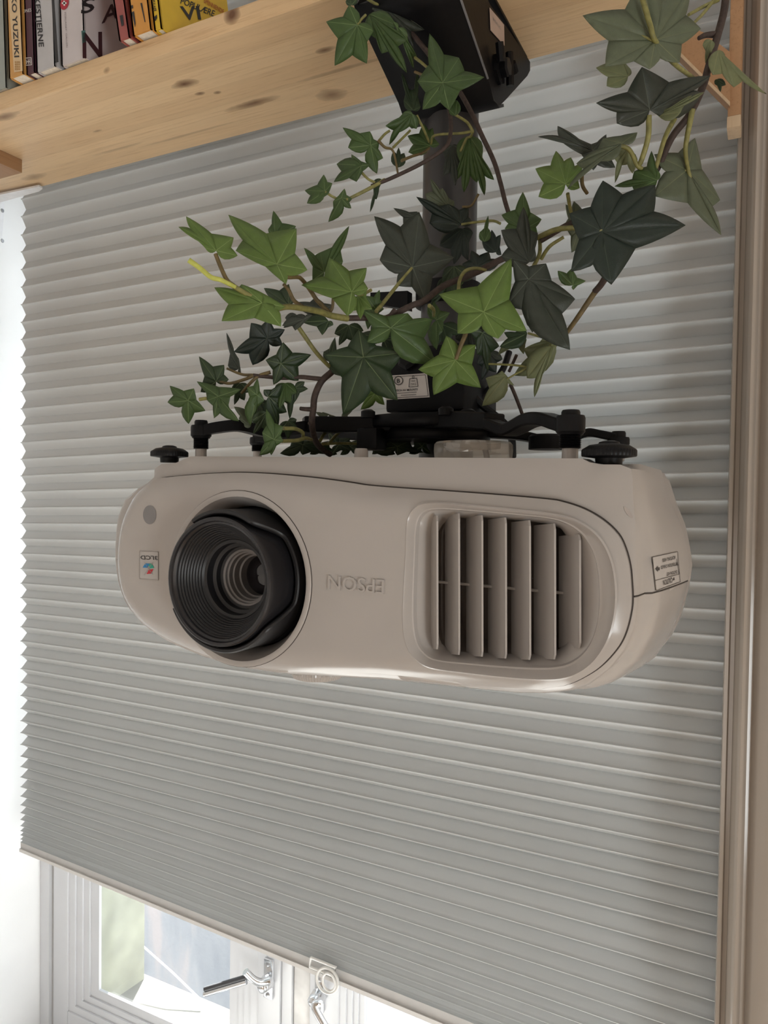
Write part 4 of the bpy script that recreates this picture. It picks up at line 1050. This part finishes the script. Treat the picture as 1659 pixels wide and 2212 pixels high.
# loose cables behind the hub
for nm, pts, r, cat_l in (('cable', [(1010, 838, 0.73), (1035, 870, 0.74), (1090, 915, 0.76), (1105, 945, 0.79), (1108, 985, 0.82)], 0.0042, 'black cable curving down behind the projector mount towards the rear'),
                          ('cable', [(1100, 760, 0.78), (1085, 800, 0.77), (1050, 850, 0.76), (1028, 880, 0.75), (1042, 940, 0.78), (1052, 990, 0.83)], 0.0035, 'thin black cable looped behind the mount knuckle and lowest leaves')):
    o = MB().tube(spline([Q(*p) for p in pts]), r, 8).build(nm, BLACK); tag(o, cat_l, 'cable')

# ------------------------------------------------------------------ ivy garlands
REG = {'A': (2.765, 600, 0), 'B': (2.968, 1100, 0), 'C': (3.19, 340, 420), 'D': (3.19, 780, 400)}
def rp(r, p): s, ox, oy = REG[r]; return Vector((ox+p[0]/s, oy+p[1]/s, 0))
def rot2(v, a): c, s = math.cos(a), math.sin(a); return Vector((v.x*c-v.y*s, v.x*s+v.y*c, 0))
rng = random.Random(11)
def leaf(reg, kind, D, base, lobes, parent, curl=1.0, tilt=None):
    """lobed ivy leaf: stalk point and lobe tips seen in the photo, at depth D with its own tilt, folds and drooping tips"""
    b = rp(reg, base); T = [rp(reg, p) for p in lobes]; n = len(T)
    # consistent turning sense
    area = sum((T[i]-b).cross(T[(i+1) % n]-b).z for i in range(n-1)); sg = 1 if area > 0 else -1
    mx, my = tilt if tilt else (rng.uniform(-0.45, 0.45), rng.uniform(-0.45, 0.45))
    R = max((t-b).length for t in T); k2m = D/F
    def P(q, h=0.0):
        d = q-b; rr = d.length/R
        z = D + (d.x*mx+d.y*my)*k2m + curl*0.16*R*k2m*rr*rr*(1 if rr < 1.2 else 0.8) + h*k2m
        return atD(q.x, q.y, z)
    verts = []; vein = []; faces = []
    def V(q, h, v): verts.append(P(q, h)); vein.append(v); return len(verts)-1
    SS = (0.0, 0.14, 0.32, 0.52, 0.72, 0.88, 1.0)
    for i, t in enumerate(T):
        L = t-b; ln = max(L.length, 1e-3); nrm = Vector((-L.y, L.x, 0))/ln
        for side in (-1, 1):
            j = i+side*1
            if 0 <= j < n:
                o = T[j]-b; ang = abs(L.angle(o)) if o.length > 1e-6 else 0
                k = 0.76 if ang < 1.0 else 0.72
                va = (L+o)*0.5*k
                mn = 0.40*min(ln, o.length)
                if va.length < mn: va = va.normalized()*mn if va.length > 1e-4 else nrm*mn
                v0 = b+va; sgn = 1 if (v0-b).dot(nrm) > 0 else -1
                ctl = (v0+t)*0.5 + nrm*sgn*ln*0.045
            else:
                sgn = side*sg
                v0 = b.copy(); ctl = b + L*0.40 + nrm*sgn*ln*0.60
            wv = min(2.1, 0.02*ln+0.7)
            rows = []
            for s in SS:
                m = b+L*s; e = v0*(1-s)**2+ctl*2*s*(1-s)+t*s*s
                de = e-m; dl = de.length
                bulge = -0.028*ln*math.sin(math.pi*min(1, 0.15+s*0.85))
                if s == 1.0: rows.append([V(t, 0, 0.3)]*4)
                else:
                    f1 = min(0.4, wv/max(dl, 1e-3))*(1-0.5*s)
                    rows.append([V(m, 0.0, 1.0), V(m+de*f1, bulge*0.25, 0.12), V(m+de*(f1+(1-f1)*0.5), bulge, 0.0), V(e, bulge*0.25, 0.0)])
            for a in range(len(SS)-1):
                for c in range(3):
                    q = [rows[a][c], rows[a][c+1], rows[a+1][c+1], rows[a+1][c]]
                    q2 = []
                    for x in q:
                        if x not in q2: q2.append(x)
                    if len(q2) >= 3: faces.append(tuple(q2 if sgn > 0 else q2[::-1]))
    me = bpy.data.meshes.new('leaf'); me.from_pydata([tuple(v) for v in verts], [], faces)
    at = me.attributes.new('vein', 'FLOAT', 'POINT')
    for i, v in enumerate(vein): at.data[i].value = v
    bm = bmesh.new(); bm.from_mesh(me); bmesh.ops.remove_doubles(bm, verts=bm.verts, dist=2e-5)
    bmesh.ops.recalc_face_normals(bm, faces=bm.faces)
    for f in bm.faces: f.smooth = True
    bm.to_mesh(me); bm.free()
    o = link('leaf', me, LEAF[kind], parent)
    md = o.modifiers.new('thickness', 'SOLIDIFY'); md.thickness = 0.00035; md.offset = 0
    return o
def stem(reg, m, pts, r0, r1, parent, name='stem'):
    P = spline([atD(*rp(reg, p[:2])[:2], p[2]) for p in pts], 6); n = len(P)
    return MB().tube(P, [r0+(r1-r0)*i/(n-1) for i in range(n)], 7).build(name, m, parent, True, 80)

G1 = empty('ivy_garland', atD(980, 150, 0.68), 'artificial ivy strand wound down the black pole from the shelf edge', 'ivy', 'artificial ivy garlands')
G2 = empty('ivy_garland', atD(1500, 150, 0.58), 'artificial ivy strand with large dark and sage leaves beside the beige window casing', 'ivy', 'artificial ivy garlands')
G3 = empty('ivy_garland', atD(860, 650, 0.62), 'bright green artificial ivy sprays bunched around the pole foot above the projector', 'ivy', 'artificial ivy garlands')
G4 = empty('ivy_garland', atD(560, 830, 0.66), 'small dark ivy sprig over the black mount arm near the projector lens side', 'ivy', 'artificial ivy garlands')

for a in [
 ('A','m',.66,(475,150),[(425,32),(289,130),(340,393),(532,380),(572,185)]),
 ('A','d',.665,(440,32),[(405,10),(415,-70),(475,-10)]),
 ('A','s',.685,(625,20),[(562,55),(640,165),(812,292),(876,178),(745,60),(690,-40)]),
 ('A','m',.665,(548,85),[(585,230),(622,320),(772,436),(770,240),(705,150)]),
 ('A','m',.66,(720,165),[(690,130),(812,412),(834,350),(775,220)]),
 ('A','m',.635,(985,495),[(865,655),(835,485),(906,200),(1082,345),(1233,462),(1024,657)]),
 ('A','m',.65,(1062,690),[(1020,650),(1042,540),(1072,600)]),
 ('A','d',.68,(810,660),[(752,600),(740,435),(800,540),(838,420),(852,640)]),
 ('A','m',.675,(805,680),[(755,668),(643,752),(665,866),(728,790),(828,770)]),
 ('A','m',.66,(555,868),[(420,882),(388,762),(550,785),(606,850),(629,945),(592,1038)]),
 ('A','m',.655,(500,990),[(352,980),(335,1087),(470,1086),(552,985),(440,922)]),
 ('A','m',.70,(910,870),[(780,910),(775,812),(870,740),(925,765),(965,860)]),
 ('A','d',.68,(720,1000),[(690,905),(722,882),(756,915)]),
 ('A','m',.645,(282,1142),[(175,1215),(162,1138),(275,1043),(326,1095),(245,1195)]),
 ('C','m',.645,(1268,25),[(1178,190),(1210,50),(1290,-40),(1342,30),(1336,97)]),
 ('A','d',.67,(608,1066),[(570,1120),(551,1268),(590,1190),(618,1100)]),
 ('A','m',.69,(1142,812),[(1085,960),(1060,1075),(1112,1150),(1190,1090),(1235,1168),(1292,1075),(1222,930)]),
 ('A','s',.70,(1042,868),[(985,910),(988,1050),(1062,1110),(1106,1000),(1082,885)]),
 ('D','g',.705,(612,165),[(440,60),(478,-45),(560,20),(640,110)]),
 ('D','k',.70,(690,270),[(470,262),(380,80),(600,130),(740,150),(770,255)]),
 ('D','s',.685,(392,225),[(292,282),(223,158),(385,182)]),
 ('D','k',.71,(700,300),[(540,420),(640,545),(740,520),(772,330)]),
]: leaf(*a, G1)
ST = lambda *a: stem(*a, G1)
ST('A', STEM_BROWN, [(760,150,.70),(830,235,.69),(900,320,.685),(980,430,.685),(1080,540,.68),(1160,680,.675),(1215,800,.675),(1290,960,.68),(1330,1090,.68),(1362,1217,.685),(1400,1330,.69)], .0024, .0021)
ST('A', STEM_BROWN, [(1000,560,.68),(1030,690,.67),(1032,800,.665),(1000,880,.66),(870,970,.66),(730,1040,.658),(640,1080,.655),(560,1110,.652)], .0020, .0016)
ST('A', STEM_OLIVE, [(640,1075,.656),(540,1130,.65),(440,1180,.648),(410,1192,.645)], .0018, .0012)
ST('A', STEM_TAN, [(740,960,.66),(800,935,.67),(860,915,.68),(905,885,.695)], .0014, .0011)
ST('A', STEM_OLIVE, [(1165,785,.675),(1130,730,.67),(1060,685,.655)], .0014, .0012)
ST('A', STEM_OLIVE, [(1170,780,.675),(1100,795,.68),(940,808,.69),(915,860,.70)], .0014, .0011)
ST('A', STEM_OLIVE, [(1165,785,.675),(1152,815,.685),(1125,830,.69),(1090,905,.69)], .0013, .0011)
ST('A', STEM_TAN, [(600,840,.66),(640,880,.66),(690,905,.668),(720,1050,.67)], .0014, .0009)
ST('A', STEM_OLIVE, [(605,840,.66),(640,800,.67),(670,780,.67)], .0012, .0011)
ST('A', STEM_OLIVE, [(690,880,.665),(760,810,.68),(790,780,.685)], .0012, .0011)
ST('A', STEM_OLIVE, [(830,690,.68),(870,770,.69),(905,850,.70)], .0013, .0011)
ST('A', STEM_OLIVE, [(500,1030,.655),(540,1070,.652),(580,1090,.652)], .0012, .0011)
ST('A', STEM_OLIVE, [(285,1145,.645),(320,1170,.646),(350,1185,.648)], .0012, .0011)
ST('A', STEM_OLIVE, [(525,90,.665),(500,115,.662),(478,148,.66)], .0012, .0011)
ST('A', STEM_OLIVE, [(500,-30,.67),(580,20,.68),(625,25,.685)], .0014, .0012)
ST('A', STEM_OLIVE, [(820,345,.67),(860,375,.66),(900,410,.645)], .0014, .0012)
ST('A', STEM_TAN, [(820,430,.67),(870,450,.66),(960,485,.64)], .0013, .0012)
ST('D', STEM_OLIVE, [(960,265,.69),(900,245,.695),(770,258,.70),(690,270,.70)], .0013, .0011)
ST('D', STEM_TAN, [(700,150,.70),(760,140,.695),(810,60,.69)], .0012, .0011)

for a in [
 ('B','g',.50,(935,255),[(1090,402),(1228,185),(1160,-90),(860,-130),(472,100),(615,425),(900,445)], 0.6),
 ('B','p',.54,(762,490),[(625,552),(557,435),(688,300),(775,440)]),
 ('B','s',.545,(900,705),[(690,792),(556,660),(850,430),(1292,485),(1235,600)], 0.5),
 ('B','p',.55,(955,742),[(1100,720),(1252,590),(1170,610),(1000,700)]),
 ('B','p',.56,(1342,320),[(1305,480),(1440,560),(1650,604),(1430,490),(1375,400)]),
 ('B','p',.57,(1290,255),[(1240,290),(1258,405),(1305,340)]),
 ('B','d',.58,(1332,508),[(1318,540),(1355,590),(1388,545)]),
 ('B','s',.565,(535,965),[(540,1092),(330,905),(186,877),(310,808),(525,925),(622,862),(680,1075)], 0.5),
 ('B','g',.545,(720,920),[(560,1030),(372,1215),(430,1050),(600,890),(822,850)], 0.6),
 ('B','p',.57,(760,955),[(650,975),(678,1172),(722,1060),(790,1112)]),
 ('B','m',.555,(950,1155),[(800,1222),(675,1195),(800,1100),(912,968),(958,1100)]),
 ('B','b',.575,(362,1180),[(188,1262),(168,1082),(300,968),(395,1010),(480,1050),(452,1205)]),
 ('B','g',.57,(1142,1090),[(930,990),(1190,885),(1352,1284),(1358,1507),(932,1258)], 0.6),
 ('B','k',.545,(595,1485),[(395,1742),(385,1370),(600,1158),(935,1185),(1131,1445),(655,1826)], 0.5),
 ('B','g',.60,(442,1480),[(400,1620),(355,1440),(362,1310),(415,1290)]),
 ('D','m',.64,(1130,305),[(990,300),(968,205),(1115,47),(1244,235),(1215,332)]),
 ('D','s',.60,(1160,530),[(965,490),(965,310),(1120,150),(1218,330),(1205,470)], 0.5),
 ('D','s',.59,(1155,650),[(1180,1016),(1003,830),(1045,510),(1275,540),(1475,785),(1440,1136)], 0.5),
 ('D','m',.63,(1460,690),[(1355,590),(1450,575),(1548,660),(1462,722)]),
 ('D','p',.63,(1345,1080),[(1052,1312),(1120,1130),(1270,1030),(1385,875),(1385,1040)]),
 ('D','p',.625,(1310,1110),[(1143,1330),(1194,1462),(1255,1300),(1380,1045)]),
 ('D','p',.64,(1000,1310),[(834,1522),(858,1330),(970,1278),(1055,1380)]),
 ('D','p',.645,(1130,1070),[(942,1172),(1000,1095),(1120,1165),(1142,1062)]),
 ('D','d',.64,(1145,1020),[(955,1115),(985,1015),(1070,1008)]),
]: leaf(*a[:5], G2, *(a[5:]))
ST = lambda *a: stem(*a, G2)
ST('B', STEM_BROWN, [(1392,-60,.58),(1375,80,.58),(1330,250,.575),(1275,440,.57),(1240,560,.57),(1160,730,.565),(1045,880,.565),(950,1080,.57),(850,1230,.58),(640,1340,.59),(400,1430,.60),(200,1545,.61)], .0030, .0024)
ST('B', STEM_OLIVE, [(845,-40,.495),(905,170,.495),(940,270,.50),(1050,400,.53),(1165,490,.56),(1215,540,.57)], .0019, .0016)
ST('B', STEM_OLIVE, [(940,270,.4985),(850,230,.4985),(690,178,.503)], .0010, .0005)
ST('B', STEM_OLIVE, [(1340,0,.58),(1250,40,.575),(1150,95,.565)], .0016, .0012)
ST('B', STEM_OLIVE, [(1320,-10,.58),(1240,90,.57),(1170,160,.56)], .0014, .0011)
ST('B', STEM_BROWN, [(1320,220,.577),(1260,225,.575),(1215,245,.573)], .0026, .0016)
ST('B', STEM_OLIVE, [(895,740,.546),(890,880,.55),(850,1020,.557),(830,1060,.56)], .0021, .0019)
ST('B', STEM_OLIVE, [(1060,760,.56),(1000,880,.555),(940,1080,.56)], .0020, .0016)
ST('B', STEM_OLIVE, [(1175,700,.56),(1140,880,.565),(1130,980,.568),(1150,1100,.5685),(1190,1240,.575),(1240,1390,.585)], .0022, .0009)
ST('B', STEM_OLIVE, [(1145,1085,.569),(1040,1140,.572),(950,1190,.576)], .0010, .0006)
ST('B', STEM_OLIVE, [(640,950,.557),(700,935,.556),(770,960,.557),(820,1060,.56),(850,1080,.562)], .0017, .0016)
ST('B', STEM_TAN, [(465,1120,.58),(470,1190,.58),(500,1240,.585)], .0016, .0014)
ST('B', STEM_OLIVE, [(375,1240,.58),(390,1330,.59),(410,1410,.60)], .0015, .0014)
ST('B', STEM_OLIVE, [(180,1525,.61),(290,1475,.60),(400,1462,.585),(490,1475,.565),(590,1485,.545)], .0024, .0017)
ST('B', STEM_OLIVE, [(205,1660,.615),(260,1580,.605),(350,1520,.60)], .0017, .0013)
ST('D', STEM_OLIVE, [(1160,640,.592),(1190,560,.60),(1230,470,.61),(1230,370,.615)], .0018, .0016)
ST('D', STEM_TAN, [(1680,650,.59),(1610,740,.60),(1480,930,.61),(1390,1050,.62),(1330,1110,.63)], .0026, .0016)
ST('D', STEM_BROWN, [(1690,630,.588),(1650,690,.594),(1610,735,.60)], .0028, .0026)
ST('D', STEM_OLIVE, [(1340,1082,.63),(1250,1050,.635),(1150,1020,.64)], .0012, .0010)
ST('D', STEM_OLIVE, [(1380,1020,.628),(1290,1120,.627),(1170,1240,.632),(1050,1310,.638),(930,1380,.645)], .0013, .0006)
ST('D', STEM_OLIVE, [(1150,1255,.635),(1050,1240,.64),(880,1232,.65)], .0011, .0009)
ST('D', STEM_BROWN, [(1072,1170,.66),(1045,1230,.665),(1020,1285,.67)], .0015, .0014)
ST('D', STEM_BROWN, [(1030,1375,.67),(1070,1470,.68),(1112,1585,.69),(1125,1640,.70)], .0017, .0016)

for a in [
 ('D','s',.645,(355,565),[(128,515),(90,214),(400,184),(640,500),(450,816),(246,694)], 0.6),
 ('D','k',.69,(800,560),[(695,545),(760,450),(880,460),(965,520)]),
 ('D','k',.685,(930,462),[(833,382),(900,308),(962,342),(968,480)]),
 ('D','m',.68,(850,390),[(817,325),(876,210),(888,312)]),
 ('D','b',.585,(845,875),[(665,1022),(538,752),(1036,504),(1142,1004),(945,1058)], 0.5, (-0.3,-0.35)),
 ('D','b',.60,(650,1205),[(588,1038),(394,1270),(500,1446),(826,1396),(790,1100)], 0.7),
 ('D','m',.60,(205,985),[(42,1082),(14,866),(320,882),(492,922),(516,1230)], 0.6),
 ('D','g',.66,(380,1100),[(148,1128),(250,1060),(395,1185)]),
 ('D','m',.655,(520,930),[(458,838),(500,800),(612,880),(560,1010),(520,1135)]),
 ('D','d',.65,(835,1015),[(738,1000),(800,1165),(872,1282),(952,1110),(905,1010)]),
 ('D','m',.67,(680,690),[(638,620),(680,543),(702,640)]),
 ('C','m',.62,(1510,795),[(1440,700),(1530,658),(1552,745)]),
 ('C','b',.52,(405,388),[(330,370),(146,225),(198,152),(525,298),(552,422)], 0.6, (0.3,-0.5)),
 ('C','b',.535,(825,482),[(886,620),(540,388),(489,140),(958,235),(1033,520)], 0.5, (-0.2,-0.4)),
 ('C','m',.60,(812,282),[(763,240),(800,112),(955,218)]),
 ('C','m',.59,(1150,535),[(1068,592),(1010,368),(1120,400),(1321,217),(1278,462)], 0.6),
 ('C','b',.555,(1340,672),[(1310,838),(993,625),(1185,436),(1442,506),(1452,650)], 0.5, (0.1,-0.45)),
 ('C','b',.575,(1385,700),[(1440,640),(1480,790),(1400,860),(1330,800)], 0.5),
 ('C','b',.525,(720,748),[(852,910),(443,873),(392,642),(580,620),(880,775)], 0.6, (0.1,-0.45)),
 ('C','d',.61,(905,760),[(724,735),(735,645),(905,618),(942,710)]),
 ('C','s',.63,(1150,790),[(950,745),(1090,708),(1205,760)]),
 ('C','s',.62,(1010,860),[(860,905),(950,938),(1070,830)]),
 ('C','d',.63,(1180,872),[(995,880),(1136,970),(1212,900)]),
 ('C','d',.62,(1420,1122),[(1280,1522),(1148,1108),(1388,930),(1700,1090),(1656,1418)], 0.6),
 ('C','d',.66,(1185,1150),[(1145,1085),(1225,985),(1280,1252)]),
 ('C','b',.74,(1500,1370),[(1400,1482),(1440,1330),(1555,1308),(1565,1450)]),
 ('C','g',.74,(1270,1560),[(1350,1478),(1310,1530),(1230,1570)]),
 ('C','g',.73,(1180,1520),[(1090,1500),(1140,1500),(1250,1540)]),
 ('D','d',.67,(560,960),[(470,1000),(500,1120),(600,1100),(700,1020)]),
 ('D','d',.675,(640,560),[(560,640),(480,800),(640,760),(760,650)]),
 ('C','d',.66,(1560,1000),[(1400,960),(1480,880),(1640,900),(1700,1010),(1600,1100)]),
 ('D','d',.675,(600,640),[(520,720),(470,840),(600,800),(700,720)]),
 ('D','s',.68,(740,960),[(650,1060),(690,1180),(780,1120),(860,1010)]),
 ('D','k',.69,(880,1150),[(800,1230),(830,1340),(930,1290),(975,1200)]),
 ('C','d',.655,(1320,900),[(1220,960),(1250,1040),(1350,1010),(1420,940)]),
 ('C','m',.65,(1450,760),[(1400,840),(1450,930),(1540,880),(1560,790)]),
 ('C','s',.66,(960,830),[(880,850),(870,920),(980,930),(1040,880)]),
]: leaf(*a[:5], G3, *(a[5:]))
ST = lambda *a: stem(*a, G3)
ST('D', STEM_BROWN, [(1040,480,.66),(940,525,.655),(820,590,.65),(700,640,.645),(560,700,.64),(430,800,.63),(350,830,.625),(170,920,.615),(80,945,.61)], .0030, .0026)
ST('C', STEM_BROWN, [(1640,800,.61),(1590,850,.608),(1480,850,.60),(1300,852,.595)], .0026, .0024)
ST('C', STEM_OLIVE, [(1310,855,.595),(1200,835,.585),(1120,808,.575),(1000,785,.56),(900,775,.545),(820,790,.535)], .0027, .0021)
ST('C', STEM_OLIVE, [(700,730,.53),(620,690,.527),(530,635,.524),(480,600,.522)], .0020, .0017)
ST('C', STEM_LIME, [(540,640,.524),(440,590,.52),(370,570,.518),(290,505,.515),(215,452,.512)], .0016, .0019)
ST('C', STEM_TAN, [(530,632,.524),(480,590,.522),(440,510,.521),(400,410,.520)], .0016, .0015)
ST('C', STEM_TAN, [(1180,810,.59),(1100,730,.58),(1060,670,.575),(1000,590,.56),(965,570,.55),(880,565,.54),(830,490,.536)], .0018, .0014)
ST('C', STEM_TAN, [(1000,775,.56),(940,730,.56),(905,660,.555),(870,620,.55)], .0017, .0013)
ST('C', STEM_TAN, [(1185,815,.59),(1205,780,.588),(1212,715,.587)], .0014, .0012)
ST('C', STEM_OLIVE, [(965,905,.64),(1010,970,.645),(1080,1070,.65),(1140,1140,.655),(1190,1190,.66)], .0020, .0018)
ST('D', STEM_OLIVE, [(105,870,.61),(170,790,.625),(265,670,.64),(350,570,.645)], .0018, .0014)
ST('D', STEM_OLIVE, [(470,830,.62),(500,860,.63),(500,900,.65)], .0018, .0014)
ST('D', STEM_OLIVE, [(670,730,.64),(680,650,.635),(720,590,.63),(790,572,.63),(860,585,.635)], .0017, .0013)
ST('D', STEM_TAN, [(740,900,.60),(725,1010,.597),(690,1100,.597),(655,1200,.60)], .0022, .0016)
ST('C', STEM_OLIVE, [(1470,660,.60),(1400,690,.57),(1345,672,.556)], .0014, .0012)

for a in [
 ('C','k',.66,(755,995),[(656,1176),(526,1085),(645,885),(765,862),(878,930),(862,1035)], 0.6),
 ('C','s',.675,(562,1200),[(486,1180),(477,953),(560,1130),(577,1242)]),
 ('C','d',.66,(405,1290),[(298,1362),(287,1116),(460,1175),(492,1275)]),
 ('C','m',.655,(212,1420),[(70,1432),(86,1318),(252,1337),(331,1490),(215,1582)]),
 ('C','m',.645,(420,1392),[(392,1542),(345,1420),(272,1288),(577,1342),(490,1450),(563,1563)]),
 ('C','d',.65,(850,1165),[(800,1312),(746,1140),(866,1018),(1060,1104),(972,1285)]),
 ('C','m',.645,(685,1382),[(612,1470),(618,1330),(690,1268),(737,1420),(640,1592)]),
 ('C','d',.66,(765,1395),[(733,1345),(860,1305),(892,1500),(832,1595)]),
 ('C','d',.665,(945,1335),[(845,1405),(912,1548),(955,1420),(1038,1340),(1015,1290)]),
 ('C','d',.65,(755,1500),[(648,1560),(660,1652),(752,1625)]),
 ('C','m',.635,(805,1690),[(703,1797),(722,1640),(750,1478),(866,1600),(866,1700),(785,1797)]),
 ('C','g',.66,(645,1595),[(528,1462),(560,1545),(600,1600)]),
 ('C','d',.70,(420,1440),[(380,1400),(390,1545),(420,1520)]),
 ('C','d',.75,(1000,1725),[(845,1785),(930,1690),(1100,1700),(1175,1790),(1000,1795)]),
 ('C','d',.755,(1250,1725),[(1180,1640),(1330,1680),(1340,1765),(1200,1792)]),
 ('C','d',.76,(1130,1740),[(1050,1790),(1060,1700),(1180,1700),(1240,1790)]),
 ('C','m',.76,(1420,1690),[(1380,1600),(1480,1560),(1560,1640),(1480,1700)]),
 ('D','d',.76,(250,1800),[(78,1832),(170,1755),(335,1765),(432,1842),(250,1862)]),
 ('D','d',.765,(420,1800),[(330,1850),(360,1740),(450,1750),(480,1850)]),
 ('C','d',.77,(1540,1740),[(1480,1790),(1480,1690),(1600,1690),(1640,1790)]),
 ('C','d',.67,(700,1420),[(640,1490),(660,1580),(740,1560),(780,1470)]),
 ('C','m',.665,(880,1300),[(800,1380),(840,1480),(920,1440),(960,1370)]),
 ('C','d',.68,(570,1300),[(510,1360),(530,1450),(600,1420),(640,1360)]),
 ('C','d',.67,(900,1560),[(840,1640),(900,1690),(970,1620),(960,1550)]),
 ('C','d',.76,(1330,1740),[(1260,1795),(1290,1690),(1390,1690),(1420,1790)]),
]: leaf(*a[:5], G4, *(a[5:]))
ST = lambda *a: stem(*a, G4)
ST('C', STEM_BROWN, [(1240,1180,.66),(1200,1225,.66),(1130,1290,.66),(1085,1390,.66),(1075,1480,.665),(1065,1570,.67),(1082,1680,.70),(1120,1740,.73),(1190,1792,.75)], .0030, .0030)
ST('C', STEM_BROWN, [(1150,1275,.66),(1060,1265,.66),(980,1258,.66),(860,1265,.66),(690,1250,.66),(660,1245,.66)], .0022, .0016)
ST('C', STEM_BROWN, [(1070,1482,.665),(1020,1480,.663),(985,1475,.66)], .0022, .0018)
ST('C', STEM_BROWN, [(1066,1580,.67),(1040,1575,.668)], .0020, .0012)
ST('C', STEM_TAN, [(670,1245,.66),(600,1275,.66),(500,1302,.66),(430,1290,.66)], .0016, .0012)
ST('C', STEM_TAN, [(780,1225,.66),(700,1250,.66),(640,1300,.66),(580,1370,.665)], .0017, .0013)
ST('C', STEM_TAN, [(660,1245,.66),(580,1240,.665),(480,1200,.67)], .0014, .0011)
ST('C', STEM_OLIVE, [(290,1412,.655),(350,1405,.652),(400,1405,.648)], .0016, .0014)
ST('C', STEM_OLIVE, [(868,1612,.64),(950,1615,.65),(1000,1640,.66),(1005,1680,.67)], .0018, .0016)
ST('C', STEM_OLIVE, [(860,1700,.64),(960,1695,.655),(1020,1680,.665),(1060,1690,.69)], .0018, .0018)
ST('C', STEM_OLIVE, [(1120,1700,.72),(1150,1650,.73),(1180,1630,.74)], .0018, .0014)
ST('C', STEM_OLIVE, [(1130,1720,.73),(1270,1715,.74),(1400,1720,.75)], .0016, .0014)
ST('C', STEM_OLIVE, [(1180,1720,.73),(1230,1660,.74),(1300,1600,.745)], .0016, .0014)
